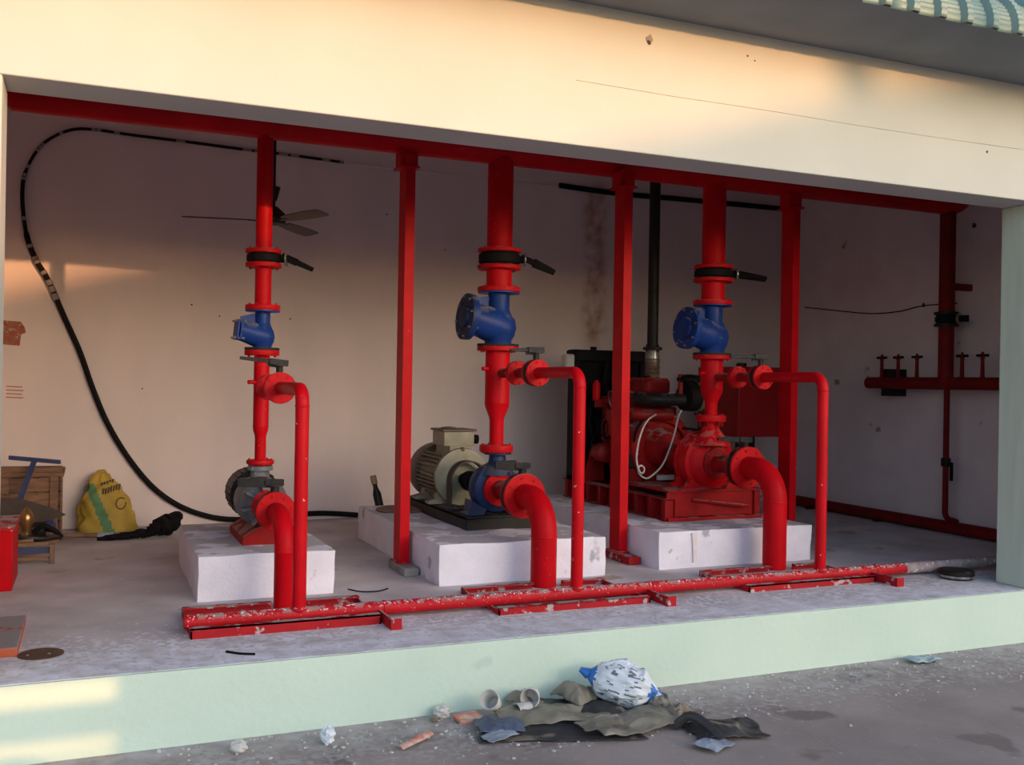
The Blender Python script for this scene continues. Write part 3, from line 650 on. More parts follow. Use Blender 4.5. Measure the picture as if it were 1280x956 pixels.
MB().cyl((x+0.11, m0+0.14, mz+0.29), (x+0.16, m0+0.10, mz+0.29), 0.040, 0.036, 18).build('cable_gland', BLACK, tb)
for s_ in (-1, 1):
    for yy in (m0+0.06, m0+0.40):
        MB().prism([(x+s_*0.10, yy, mz-0.15), (x+s_*0.17, yy, mz-0.10), (x+s_*0.19, yy, b1+0.04), (x+s_*0.26, yy, b1+0.025), (x+s_*0.26, yy, b1), (x+s_*0.10, yy, b1)], (0, 0.09, 0)).build('motor_foot', CREAM, t, smooth=0)
MB().ball((x+0.0, m0+0.02, mz+0.215), 0.02).build('lifting_eye', COWL, t)

# round lid and nozzle lying behind the post
t = MB().lathe((2.32, 3.02, PEDH-0.002), UP, [(0, 0.19), (0.010, 0.20), (0.018, 0.20), (0.026, 0.17), (0.028, 0.04)], 36).build('round_lid', mat('rust_pink_lid', (0.25, 0.12, 0.10), (0.17, 0.085, 0.075), 9, 0.7))
tag(t, 'rust-brown round plate lying on the long block behind the post', 'plate')
t = thing('bottle', 'small dark bottle with a tan neck leaning behind the post and long block', 'bottle', (2.24, 3.55, 0.0))
p0 = Vector((2.34, 3.52, 0)); p1 = Vector((2.24, 3.56, 0.46))
MB().tube([p0, p0.lerp(p1, 0.75), p0.lerp(p1, 0.85), p1], [0.035, 0.035, 0.02, 0.018], 14).build('body', BLACKM, t)
MB().cyl(p0.lerp(p1, 0.93), p0.lerp(p1, 1.08), 0.026, n=14).build('cap', mat('tan_cap', (0.36, 0.22, 0.10), None, 9, 0.6), t)

# ------------------------------------------------------------------ pump set 3: diesel engine pump
x = PX[2]; z = AZ[2]
t = thing('diesel_pump', 'red diesel engine with black radiator driving a red pump on a steel skid', 'pump', (x, 2.6, PEDH))
X0, X1 = 4.08, 4.95; F0, F1 = PEDH-0.004, PEDH+0.235
ft = MB(); ft.box(X0, X1, 1.84, 2.55, F1-0.014, F1); ft.build('pump_table', RED_DULL, t)
MB().box(X0, X1, 1.865, 1.875, F0+0.035, F1-0.014).build('front_plate', RED_DULL, t)
MB().box(X0, X1, 1.835, 1.91, F0, F0+0.03).build('front_sill', RED_DULL, t, bevel=0.004)
sk = MB()
for xx, sg in ((X0, 1), (X1, -1)):
    a0, a1 = sorted((xx+0.06*sg, xx+0.07*sg)); sk.box(a0, a1, 1.84, 3.62, F0, F1-0.02 if xx > 4.5 else PEDH+0.17)
    a0, a1 = sorted((xx-0.02*sg, xx+0.08*sg))
    for zz in (F0, PEDH+0.16): sk.box(a0, a1, 1.86, 3.62, zz, zz+0.012)
sk.build('skid_rails', RED_DULL, t, smooth=0)
for k in range(9):
    yy = 1.86+k*0.21; MB().box(X0-0.015, X0+0.06, yy, yy+0.05, F0+0.006, PEDH+0.165).build('stiffener', RED_DULL, t)
MB().cyl((4.30, 1.86, PEDH+0.155), (4.80, 1.80, PEDH+0.10), 0.013, n=10).build('drain_rod', RED_DULL, t)
for yy in (2.9, 3.55): MB().box(X0+0.06, X1-0.06, yy, yy+0.08, PEDH+0.08, PEDH+0.17).build('cross_member', RED_DULL, t)
# volute
c = MB(); c.lathe((x, 1.895, z), -FR, [(0, 0.115), (0.02, 0.115), (0.03, 0.130), (0.05, 0.165), (0.07, 0.190), (0.085, 0.200), (0.095, 0.228), (0.12, 0.236), (0.20, 0.236), (0.21, 0.228), (0.21, 0.246), (0.235, 0.246), (0.245, 0.22), (0.30, 0.16), (0.36, 0.10), (0.56, 0.09)], 44)
c.lathe((x, YR, z+0.14), UP, [(0, 0.160), (0.06, 0.125), (0.11, 0.080), (0.15, 0.055), (0.18, 0.052), (0.186, 0.105), (0.212, 0.105)], 28)
pc = c.build('pump_casing', RED_FLG, t, smooth=35)
MB().bolts((x, 2.13, z), FR, 0.235, 14, 0.011, 0.022).build('casing_bolts', RED_DULL, pc, kind='stuff', smooth=0)
MB().bolts((x, YR, z+0.335), UP, 0.09, 6, 0.012, 0.05).build('outlet_bolts', RED_DULL, pc, kind='stuff', smooth=0)
for s_ in (-1, 1):
    for yy in (1.93, 2.10):
        MB().prism([(x+s_*0.12, yy, z-0.19), (x+s_*0.20, yy, z-0.12), (x+s_*0.235, yy, F1+0.03), (x+s_*0.27, yy, F1+0.018), (x+s_*0.27, yy, F1), (x+s_*0.13, yy, F1)], (0, 0.055, 0)).build('pump_foot', RED_FLG, t, smooth=0)
MB().lathe((x, 2.40, z), -FR, [(0, 0.05), (0.04, 0.11), (0.10, 0.11), (0.10, 0.07), (0.22, 0.07)], 28).build('coupling', ENGR, t)
# flywheel housing and engine
ex = 4.50; ez = 0.77
fh = MB().lathe((ex, 2.56, ez), -FR, [(-0.03, 0.08), (-0.03, 0.13), (0.0, 0.150), (0.07, 0.175), (0.07, 0.215), (0.035, 0.225), (0.035, 0.285), (0.05, 0.300), (0.16, 0.305), (0.20, 0.30)], 48).build('flywheel_housing', RED_DULL, t, smooth=25)
MB().bolts((ex, 2.585, ez), FR, 0.258, 12, 0.011, 0.018).build('housing_bolts', ENGR, fh, kind='stuff', smooth=0)
bl = MB(); bl.box(ex-0.22, ex+0.22, 2.74, 3.30, 0.62, 1.12); bl.box(ex-0.26, ex+0.20, 2.80, 3.24, 0.80, 1.00)
for k in range(4): bl.box(ex-0.245, ex-0.20, 2.80+k*0.12, 2.85+k*0.12, 0.68, 1.10)
bl.build('engine_block', ENGR, t, bevel=0.012, smooth=0)
MB().prism([(ex-0.17, 2.74, 0.62), (ex+0.17, 2.74, 0.62), (ex+0.13, 2.74, 0.47), (ex-0.13, 2.74, 0.47)], (0, 0.54, 0)).build('oil_sump', ENGR, t, smooth=0, bevel=0.01)
MB().box(ex-0.18, ex+0.16, 2.72, 3.30, 1.12, 1.23).build('cylinder_head', ENGR, t, bevel=0.012)
rc = MB().box(ex-0.12, ex+0.12, 2.68, 3.28, 1.23, 1.36).build('rocker_cover', ENGR, t, bevel=0.03)
for k in range(6): MB().box(ex-0.124, ex+0.124, 2.74+k*0.09, 2.76+k*0.09, 1.26, 1.368).build('cover_rib', ENGR, rc)
MB().cyl((ex-0.02, 2.86, 1.36), (ex-0.02, 2.86, 1.39), 0.028, n=14).build('filler_cap', BLACK, rc)
MB().tube(smoothpath([(ex-0.18, 2.74, 1.16), (ex-0.22, 2.80, 1.17), (ex-0.23, 3.0, 1.17), (ex-0.22, 3.24, 1.16)]), 0.045, 14).build('exhaust_manifold', ENGR, t)
MB().tube(smoothpath([(ex-0.20, 2.72, 1.05), (ex-0.25, 2.66, 1.06), (ex-0.10, 2.60, 1.05), (ex+0.06, 2.58, 1.06)]), 0.055, 14).build('intake_manifold', ENGR, t)
# air cleaner and hose
ac = MB().lathe((ex+0.06, 2.40, 1.21), (1, 0.1, 0), [(0, 0.08), (0.01, 0.115), (0.10, 0.12), (0.12, 0.118)], 28).build('air_cleaner', BLACK, t)
MB().lathe((ex+0.18, 2.412, 1.21), (1, 0.1, 0), [(0, 0.122), (0.045, 0.122)], 28).build('clamp_band', mat('brass_band', (0.30, 0.22, 0.13), None, 9, 0.4, metal=0.5), ac)
MB().lathe((ex+0.225, 2.417, 1.21), (1, 0.1, 0), [(0, 0.118), (0.10, 0.112), (0.11, 0.06)], 28).build('rear_can', BLACK, ac)
MB().lathe((ex+0.12, 2.405, 1.31), UP, [(0, 0.05), (0.03, 0.05), (0.03, 0.10), (0.06, 0.105), (0.085, 0.07), (0.09, 0.02)], 24).build('rain_cap', BLACK, ac)
MB().box(ex+0.02, ex+0.05, 2.39, 2.42, 1.20, 1.40).build('bracket', ENGR, ac)
MB().tube(smoothpath([(ex+0.08, 2.40, 1.19), (ex-0.05, 2.43, 1.185), (ex-0.20, 2.50, 1.19), (ex-0.26, 2.62, 1.20)]), 0.052, 18).build('intake_hose', BLACKM, t)
# canisters, pump, starter, alternator on the near side
for (cx_, cy_, cz_, rr_, hh, nm, mm) in ((ex-0.30, 2.78, 0.78, 0.055, 0.20, 'oil_filter', RED), (ex-0.30, 2.93, 0.86, 0.045, 0.18, 'fuel_filter', ENGR), (ex-0.33, 3.20, 1.16, 0.035, 0.16, 'oil_cooler', RED)):
    MB().lathe((cx_, cy_, cz_), UP, [(0, rr_*0.7), (0.012, rr_), (hh-0.02, rr_), (hh, rr_*0.75), (hh, rr_*0.5), (hh+0.02, rr_*0.5)], 20).build(nm, mm, t)
MB().box(ex-0.34, ex-0.20, 3.19, 3.215, 1.10, 1.17).build('cooler_bracket', ENGR, t)
for k in range(5): MB().tube(smoothpath([(ex-0.25, 2.80+k*0.1, 0.74+0.03*k), (ex-0.31, 2.78+k*0.1, 0.84), (ex-0.29, 2.86+k*0.09, 0.95), (ex-0.22, 2.9+k*0.08, 1.02)], 4), 0.008+0.003*(k%2), 8).build('engine_hose', BLACK, t)
MB().tube(smoothpath([(ex-0.20, 2.60, 1.02), (ex-0.28, 2.58, 0.92), (ex-0.27, 2.62, 0.80), (ex-0.20, 2.66, 0.72)], 5), 0.012, 8).build('engine_hose', BLACK, t)
MB().lathe((ex-0.29, 2.62, 0.66), -FR, [(0, 0.05), (0.02, 0.062), (0.22, 0.062), (0.24, 0.045)], 20).build('starter_motor', BLACKM, t)
MB().lathe((ex-0.29, 3.05, 0.70), -FR, [(0, 0.05), (0.02, 0.085), (0.15, 0.085), (0.17, 0.05), (0.20, 0.05), (0.20, 0.06), (0.215, 0.06)], 20).build('alternator', ENGR, t)
ip = MB().box(ex-0.31, ex-0.21, 2.86, 3.06, 0.98, 1.08).build('injection_pump', ENGR, t, bevel=0.01)
for k in range(4):
    MB().tube(smoothpath([(ex-0.26, 2.89+k*0.045, 1.08), (ex-0.29, 2.88+k*0.05, 1.16), (ex-0.22, 2.84+k*0.11, 1.24), (ex-0.15, 2.84+k*0.11, 1.24)], 4), 0.006, 6).build('injector_line', STEEL, ip)
for (yy, xx) in ((3.30, ex-0.30), (2.66, ex-0.28), (3.30, ex+0.20), (2.66, ex+0.22)):
    MB().prism([(xx-0.09, yy, PEDH+0.172), (xx+0.12, yy, PEDH+0.172), (xx+0.10, yy, 0.66), (xx+0.04, yy, 0.76), (xx, yy, 0.76)], (0, 0.03, 0)).build('engine_mount', ENGR, t, smooth=0)
fan = MB().lathe((ex-0.02, 3.31, 0.98), -FR, [(0, 0.06), (0.05, 0.06)], 20)
for k in range(6):
    a = 2*PI*k/6; dv = Vector((math.cos(a), 0, math.sin(a))); tv = dv.cross(FR)
    fan.obox(Vector((ex-0.02, 3.335, 0.98))+dv*0.15, 0.11, 0.04, 0.003, (dv, tv*0.85+Vector((0, 0.5, 0)), FR*0.85+tv*0.5))
fan.build('cooling_fan', BLACK, t, smooth=0)
MB().tube([(ex-0.02, 3.30, 0.98+0.07), (ex-0.20, 3.30, 0.98), (ex-0.33, 3.30, 0.77), (ex-0.30, 3.30, 0.63), (ex-0.05, 3.30, 0.62), (ex+0.05, 3.30, 0.95), (ex-0.02, 3.30, 1.05)], 0.010, 8).build('fan_belt', BLACK, t)
# radiator
ra = MB(); RX0, RX1, RY, RZ0, RZ1 = 4.06, 4.80, 3.42, PEDH+0.16, 1.62
ra.box(RX0, RX0+0.05, RY, RY+0.14, RZ0, RZ1); ra.box(RX1-0.05, RX1, RY, RY+0.14, RZ0, RZ1); ra.box(RX0, RX1, RY, RY+0.14, RZ0, RZ0+0.05)
fr_ = ra.build('radiator_frame', BLACK, t, smooth=0, bevel=0.004)
MB().box(RX0+0.03, RX1-0.03, RY+0.04, RY+0.10, RZ0+0.02, RZ1-0.05).build('radiator_core', FANBLK, fr_)
MB().box(RX0-0.005, RX1+0.005, RY-0.01, RY+0.16, RZ1-0.11, RZ1).build('header_tank', BLACK, fr_, bevel=0.02)
MB().cyl((RX0+0.22, RY+0.06, RZ1), (RX0+0.22, RY+0.06, RZ1+0.03), 0.03, n=16).build('filler_cap', BLACK, fr_)
MB().lathe((ex-0.02, RY-0.08, 0.98), -FR, [(0, 0.29), (0.02, 0.30), (0.10, 0.34)], 36, cap=False).build('fan_shroud', BLACK, t, solid=0.006)
et = MB().box(RX0-0.10, RX0-0.005, RY-0.02, RY+0.10, 1.36, 1.575).build('expansion_tank', WHITEP, t, bevel=0.02, label='white plastic expansion tank')
MB().tube(smoothpath([(RX0-0.05, RY+0.04, 1.575), (RX0-0.06, RY+0.03, 1.60), (RX0-0.01, RY+0.03, 1.61), (RX0+0.03, RY+0.03, 1.60)]), 0.009, 8).build('overflow_hose', BLACK, et)
MB().tube(smoothpath([(ex-0.10, 3.28, 1.18), (ex-0.14, 3.38, 1.28), (ex-0.12, 3.42, 1.42), (ex-0.10, 3.44, 1.52)]), 0.03, 12).build('radiator_hose', BLACK, t)
# wiring
wl = [(4.52, 2.36, 1.10), (4.45, 2.3, 1.04), (4.42, 2.3, 0.92), (4.37, 2.3, 0.78), (4.31, 2.3, 0.66), (4.23, 2.3, 0.585), (4.16, 2.3, 0.55), (4.10, 2.3, 0.58), (4.08, 2.3, 0.63), (4.105, 2.3, 0.655), (4.135, 2.3, 0.635), (4.125, 2.29, 0.60), (4.085, 2.28, 0.605), (4.065, 2.3, 0.70), (4.09, 2.32, 0.83), (4.15, 2.36, 0.94), (4.24, 2.42, 1.02), (4.36, 2.5, 1.06)]
MB().tube(smoothpath(wl, 5), 0.0075, 8).build('pale_cable', WHITEP, t, label='thin white looped cable')
MB().tube(smoothpath([(4.72, 2.40, 1.09), (4.78, 2.36, 1.03), (4.79, 2.34, 0.93), (4.70, 2.36, 0.88)], 5), 0.014, 8).build('black_cable', BLACK, t)
MB().tube(smoothpath([(4.66, 2.38, 1.08), (4.74, 2.34, 1.00), (4.70, 2.35, 0.94), (4.60, 2.45, 0.95)], 5), 0.011, 8).build('black_cable', BLACK, t)
MB().tube(smoothpath([(ex-0.33, 2.85, 1.12), (ex-0.32, 2.78, 1.02), (ex-0.22, 2.68, 0.94), (ex-0.12, 2.60, 0.92)], 5), 0.008, 8).build('fuel_line', STEEL, t)
MB().box(4.34, 4.50, 2.42, 2.44, F1+0.02, F1+0.06).build('rating_plate', WHITEP, t)
# exhaust stack
t = thing('exhaust_stack', 'tall black exhaust pipe with brown flexible joint rising from the diesel engine', 'exhaust pipe', (4.56, 2.90, 1.28))
MB().lathe((4.56, 2.90, 1.63), UP, [(0, 0.048), (ZC-1.63+0.02, 0.048)], 24).build('pipe', BLACKM, t)
MB().lathe((4.56, 2.90, 1.28), UP, [(0, 0.060), (0.02, 0.065)] + [(0.04+0.02*k, 0.068 if k % 2 else 0.061) for k in range(9)] + [(0.24, 0.066), (0.33, 0.058), (0.36, 0.050)], 24).build('bellows', BROWNST, t)
MB().lathe((4.56, 2.90, 1.515), UP, [(0, 0.066), (0.085, 0.060), (0.10, 0.055)], 24).build('silver_sleeve', STEEL, t)
fo = MB().lathe((4.56, 2.90, 1.615), UP, [(0, 0.085), (0.025, 0.085)], 24).build('flange', BLACKM, t)
MB().bolts((4.56, 2.90, 1.628), UP, 0.07, 4, 0.010, 0.035).build('bolts', BLACKM, fo, kind='stuff')

# fuel tank on legs
t = thing('fuel_tank', 'dark red box fuel tank on black legs behind the corner post', 'tank', (6.1, 3.35, 0))
tk = MB().box(5.76, 6.45, 3.28, 3.98, 0.82, 1.50).build('tank_body', TANKR, t, bevel=0.012)
MB().cyl((5.95, 3.5, 1.50), (5.95, 3.5, 1.54), 0.05, n=18).build('filler_cap', BLACKM, t)
for (xx, yy) in ((5.80, 3.32), (6.41, 3.32), (5.80, 3.94), (6.41, 3.94)): MB().box(xx-0.025, xx+0.025, yy-0.025, yy+0.025, 0, 0.83).build('leg', BLACKM, t)

# ------------------------------------------------------------------ piping on the right wall
xw = 7.17
mz_end = MZ-0.06
t = thing('down_pipe', 'dark red pipe dropping down the right wall into the hose-valve header', 'pipe', (7.04, YR, 1.37))
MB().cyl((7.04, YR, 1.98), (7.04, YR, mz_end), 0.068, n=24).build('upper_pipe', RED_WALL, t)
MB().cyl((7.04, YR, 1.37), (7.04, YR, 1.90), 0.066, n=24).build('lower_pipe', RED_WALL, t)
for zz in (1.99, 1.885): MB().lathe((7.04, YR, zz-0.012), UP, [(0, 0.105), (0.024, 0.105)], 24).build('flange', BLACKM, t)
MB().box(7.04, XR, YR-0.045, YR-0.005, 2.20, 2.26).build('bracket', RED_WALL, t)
butterfly((7.04, YR, 1.937), UP, 0.10, 0.07, (0.1, -1, 0), (0.2, -1, 0.0), 0.05, 'black wafer valve with short handle on the right wall downpipe', black=BLACK)
hd = thing('hose_header', 'horizontal dark red header pipe with upright valves on the right wall', 'pipe', (7.04, 2.2, 1.31))
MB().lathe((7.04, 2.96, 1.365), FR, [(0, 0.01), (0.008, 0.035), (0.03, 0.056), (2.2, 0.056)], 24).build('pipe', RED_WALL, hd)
MB().box(7.06, XR, 2.70, 2.78, 1.42, 1.50).build('bracket', BLACKM, hd); MB().box(7.06, XR, 2.70, 2.78, 1.24, 1.31).build('bracket', BLACKM, hd)
for k, yy in enumerate((2.755, 2.545, 2.315, 1.80, 1.585)):
    v = thing('hose_valve', 'slim upright valve with cross handle, '+('next to the capped end of the wall header', 'second from the capped end of the wall header', 'third from the capped end, just before the downpipe', 'first beyond the downpipe on the wall header', 'second beyond the downpipe on the wall header')[k], 'valve', (7.04, yy, 1.415), 'upright valves on the right wall header')
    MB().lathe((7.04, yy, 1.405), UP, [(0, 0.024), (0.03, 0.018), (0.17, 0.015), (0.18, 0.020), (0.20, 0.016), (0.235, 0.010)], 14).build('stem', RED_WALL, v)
    MB().box(7.03, 7.05, yy-0.062, yy+0.062, 1.596, 1.620).build('cross_handle', BLACK, v, bevel=0.004)
    MB().cyl((6.985, yy, 1.608), (7.095, yy, 1.608), 0.008, n=8).build('cross_handle', BLACK, v)
t = thing('drain_pipe', 'thin red pipe with a small valve dropping from the header to the skirting pipe', 'pipe', (7.08, YR, 0.08))
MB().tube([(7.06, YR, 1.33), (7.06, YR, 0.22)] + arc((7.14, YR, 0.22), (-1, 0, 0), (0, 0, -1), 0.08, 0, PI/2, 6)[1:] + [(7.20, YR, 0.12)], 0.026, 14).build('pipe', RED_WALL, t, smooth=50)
MB().box(7.03, 7.09, YR-0.035, YR+0.035, 0.62, 0.70).build('valve_body', BLACKM, t, bevel=0.01)
MB().box(7.04, 7.07, YR-0.075, YR-0.06, 0.50, 0.66).build('valve_handle', BLACK, t)
MB().box(7.045, 7.065, YR-0.07, YR-0.03, 0.645, 0.665).build('handle_pivot', BLACK, t)
t = thing('skirting_pipe', 'dark red pipe lying along the foot of the right wall', 'pipe', (7.2, 2.4, 0.0))
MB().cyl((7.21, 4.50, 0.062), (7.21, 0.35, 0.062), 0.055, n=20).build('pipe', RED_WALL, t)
for yy in (3.9, 2.9, 1.4): MB().box(7.14, 7.28, yy, yy+0.05, 0.0, 0.02).build('cleat', BLACKM, t)
t = MB().tube(smoothpath([(XR-0.006, 4.2, 2.20), (XR-0.006, 3.6, 2.12), (XR-0.006, 3.175, 2.07), (XR-0.006, 2.8, 2.07), (XR-0.006, 2.5, 2.105), (XR-0.006, 2.1, 2.10)], 5), 0.006, 6).build('sagging_wire', BLACK)
tag(t, 'thin dark wire sagging across the right wall', 'wire')
t = thing('flat_tin', 'flat round black tin with pale rim under the crusted pipe end', 'tin', (5.52, 0.50, 0))
MB().lathe((5.56, 0.47, 0.0), UP, [(0, 0.105), (0.008, 0.115), (0.055, 0.118), (0.06, 0.112), (0.062, 0.03)], 36).build('body', BLACKM, t)
MB().lathe((5.56, 0.47, 0.012), UP, [(0, 0.1185), (0.016, 0.1195)], 36, cap=False).build('rim', mat('tin_rim', (0.36, 0.33, 0.32), (0.05, 0.045, 0.045), 30, 0.6), t, solid=0.002)

# ------------------------------------------------------------------ cables on the back wall
yc = YB-0.028
P = [(2.17, 3.348), (1.75, 3.362), (1.22, 3.372), (0.75, 3.385), (0.277, 3.394), (0.02, 3.405), (-0.164, 3.384), (-0.33, 3.29), (-0.436, 3.165), (-0.515, 2.98), (-0.533, 2.822), (-0.52, 2.62), (-0.485, 2.426), (-0.42, 2.26), (-0.328, 2.101), (-0.20, 1.80), (-0.073, 1.504), (0.02, 1.23), (0.125, 0.96), (0.25, 0.72), (0.389, 0.509), (0.54, 0.33), (0.724, 0.186), (0.93, 0.09), (1.17, 0.035), (1.5, 0.03), (1.72, 0.05), (1.926, 0.060), (2.10, 0.055), (2.359, 0.03)]
sp = smoothpath([(a, yc, b) for a, b in P], 5)
cable = thing('looped_cable', 'thick black cable looping down the left of the back wall behind the blocks', 'cable', (0.3, yc, 0))
rad = [0.013 if q.z > 3.0 else (0.024 if q.z < 2.5 else 0.017) for q in sp]
MB().tube(sp, rad, 10).build('sheath', BLACK, cable)
tp = MB(); rnd = random.Random(3)
for k in range(0, len(sp)-1):
    if sp[k].z > 1.9 and rnd.random() < 0.42: tp.tube([sp[k], sp[k].lerp(sp[k+1], 0.8)], [rad[k]*1.12, rad[k+1]*1.12], 8)
tp.build('pale_tape', mat('pale_plaster_smear', (0.30, 0.24, 0.23), None, 12, 0.9), cable, kind='stuff')
t = MB().tube([(2.2, yc+0.02, 3.345), (3.2, yc+0.02, 3.34), (4.45, yc+0.02, 3.335)], 0.010, 8).build('conduit', WALLB)
tag(t, 'thin wall-coloured conduit along the top of the back wall', 'conduit')
t = MB().tube(smoothpath([(4.42, yc, 3.345), (5.1, yc, 3.325), (6.0, yc, 3.335), (7.25, yc, 3.345)], 5), 0.028, 10).build('black_conduit', BLACK)
tag(t, 'thick black conduit along the top right of the back wall', 'conduit')

# ------------------------------------------------------------------ ceiling fan
fx, fy, fz = 1.27, 3.0, 2.50
t = thing('ceiling_fan', 'dark three-bladed ceiling fan hanging behind the first riser', 'fan', (fx, fy, ZC))
MB().cyl((fx, fy, fz+0.10), (fx, fy, ZC), 0.012, n=10).build('down_rod', BLACKM, t)
MB().lathe((fx, fy, fz-0.03), UP, [(0, 0.03), (0.01, 0.085), (0.05, 0.10), (0.09, 0.085), (0.14, 0.03)], 28).build('motor_housing', BLACKM, t)
MB().lathe((fx, fy, fz+0.155), UP, [(0, 0.022), (0.10, 0.048), (0.105, 0.045)], 20).build('rod_canopy', BLACKM, t)
MB().lathe((fx, fy, ZC-0.10), UP, [(0, 0.03), (0.10, 0.07)], 20).build('ceiling_canopy', BLACKM, t)
for a in (172, 292, 52):
    a = math.radians(a); dv = Vector((math.cos(a), math.sin(a), -0.01)); sv = Vector((-math.sin(a), math.cos(a), 0.0)); tv = (sv - Vector((0, 0, 0.20))).normalized()
    c0 = Vector((fx, fy, fz)); out = []
    for (s_, w_) in ((0.16, 0.045), (0.28, 0.06), (0.50, 0.068), (0.64, 0.062), (0.66, 0.045)): out.append((s_, w_))
    pts = [c0+dv*s_+tv*w_ for s_, w_ in out] + [c0+dv*s_-tv*w_ for s_, w_ in out[::-1]]
    bl = MB().prism(pts, (0, 0, 0.006)).build('blade', FANB, t, smooth=0)
    MB().obox(c0+dv*0.13, 0.06, 0.018, 0.004, (dv, tv, dv.cross(tv))).build('blade_iron', BLACKM, bl)

# ------------------------------------------------------------------ clutter in the left corner
t = thing('wooden_crate', 'old brown plank crate standing against the back wall', 'crate', (-0.75, 4.3, 0))
cx0, cx1, cy0, cy1 = -1.35, -0.20, 4.02, 4.52
for k in range(4):
    zz = 0.03+k*0.118; MB().box(cx0, cx1-0.01, cy0, cy0+0.02, zz, zz+0.108).build('plank', WOOD, t, bevel=0.004)
    MB().box(cx1-0.012, cx1+0.006, cy0+0.02, cy1, zz, zz+0.108).build('side_plank', WOOD, t, bevel=0.004)
for xx in (cx1-0.07, cx1-0.42, cx1-0.85): MB().box(xx, xx+0.06, cy0-0.018, cy0+0.002, 0.0, 0.50).build('batten', WOOD, t, bevel=0.003)
MB().box(cx1+0.004, cx1+0.022, cy0, cy0+0.06, 0, 0.5).build('batten', WOOD, t, bevel=0.003)
for k in range(3): MB().box(cx0-0.01, cx1+0.03, cy0-0.03+k*0.185, cy0-0.03+k*0.185+0.178, 0.50, 0.535).build('lid_plank', WOOD, t, bevel=0.004)
MB().box(cx0, cx1+0.02, cy0-0.02, cy0+0.015, 0.535, 0.585).build('lid_batten', WOOD, t, bevel=0.004)
MB().box(cx0+0.02, cx1-0.02, cy0+0.02, cy1, 0.02, 0.5).build('inner_box', WOOD, t)

# yellow sack
t = thing('cement_sack', 'yellow woven sack with green stripe leaning on the back wall', 'sack', (0.1, 4.38, 0))
def sackf(p, q):
    z_ = (p.z+1)/2; lean = -0.06*(z_-0.2)
    w_ = 1.12 - 0.80*max(0, z_-0.22)**1.05
    hz = math.sqrt(max(0.02, 1-p.z*p.z)); w_ *= (max(hz, 0.88)/hz if z_ < 0.5 else max(hz, 0.62 if z_ < 0.93 else 0.40)/hz)
    d = noise.noise(Vector((p.x*2.2, p.y*2.2, p.z*2.6))+Vector((3, 1, 7)))*0.03
    return Vector((q.x*w_*(1.25-0.35*z_) + lean + d*p.x*2, q.y*w_ + 0.10*z_ + d*p.y, q.z + noise.noise(p*3.0)*0.012))
sc = Vector((0.155, 4.36, 0.250))
sb = MB().ball(sc, 0.195, 0.125, 0.255, 84, 64, sackf)
so = sb.build('sack_body', YELLOW, t, smooth=80)
me = so.data; me.materials.append(GREEN)
for p in me.polygons:
    c_ = p.center; lx = c_.x + ORG[so].x - sc.x; lz = c_.z + ORG[so].z
    if -0.035 < (lx + 0.155 - 0.42*(0.42-lz)) < 0.045 and lz < 0.40: p.material_index = 1
# sack print: two lines of block marks and a ring, set on the front face
def front_y(px_, pz_):
    best = None
    for v in sb.v:
        if v.y < sc.y+0.03:
            d = (v.x-px_)**2+(v.z-pz_)**2
            if best is None or d < best[0]: best = (d, v.y)
    return best[1]
pr = MB(); rnd = random.Random(5)
for (lx, lz, n_, hh) in ((0.115, 0.395, 5, 0.028), (0.125, 0.335, 7, 0.05)):
    for k in range(n_):
        qx = lx+k*0.021; qz = lz+k*0.006+rnd.uniform(-0.003, 0.003); fy_ = front_y(qx, qz)-0.004
        pr.obox((qx, fy_, qz), 0.0075, 0.003, hh/2, (RT, FR, Vector((0.1, 0.25, 1))))
        if k % 2 == 0: pr.obox((qx+0.008, fy_, qz+hh*0.3), 0.006, 0.003, 0.004, (RT, FR, Vector((0.1, 0.25, 1))))
for k in range(14):
    a = 2*PI*k/14; qx = 0.265+0.038*math.cos(a); qz = 0.235+0.045*math.sin(a); pr.obox((qx, front_y(qx, qz)-0.003, qz), 0.009, 0.003, 0.005, (Vector((-math.sin(a), 0, math.cos(a))), FR, Vector((math.cos(a), 0, math.sin(a)))))
pr.build('printing', INK, t, kind='stuff', smooth=0)

# blue T-bar, brown blade, stool with tools, brass nozzle
t = thing('t_handle_bar', 'blue steel T-handle bar leaning on the plank crate', 'tool', (-0.42, 3.55, 0))
d0 = Vector((-0.58, 3.50, 0.0)); d1 = Vector((-0.375, 3.88, 0.645))
MB().obox((d0+d1)/2, 0.018, 0.018, (d1-d0).length/2, (RT, (d1-d0).cross(RT), d1-d0)).build('shank', BLUEST, t)
MB().obox(d1, 0.185, 0.014, 0.016, (Vector((1, -0.15, -0.10)), Vector((0.15, 1, 0)), UP)).build('cross_bar', BLUEST, t, bevel=0.003)
t = thing('metal_paddle', 'broad dark brown metal blade lying over the tools by the crate', 'blade', (-0.5, 3.3, 0.3))
pts = [(-0.95, 3.25, 0.30), (-0.62, 3.24, 0.235), (-0.30, 3.23, 0.235), (-0.135, 3.22, 0.295), (-0.22, 3.22, 0.345), (-0.42, 3.23, 0.415), (-0.60, 3.24, 0.435), (-0.95, 3.25, 0.43)]
MB().prism(pts, (0, 0.012, 0)).build('plate', BLADE, t, smooth=0, bevel=0.003)
MB().tube([(-0.6, 3.245, 0.30), (-0.6, 3.255, 0.0)], 0.012, 8).build('stand', BLADE, t)
t = thing('low_stool', 'low brown wooden stool with blue rail beside the red bin', 'stool', (-0.4, 3.0, 0))
MB().prism([(-0.62, 2.92, 0.115), (-0.24, 2.90, 0.13), (-0.17, 3.0, 0.13), (-0.20, 3.14, 0.13), (-0.62, 3.16, 0.115)], (0, 0, 0.025)).build('seat', WOOD2, t, bevel=0.004)
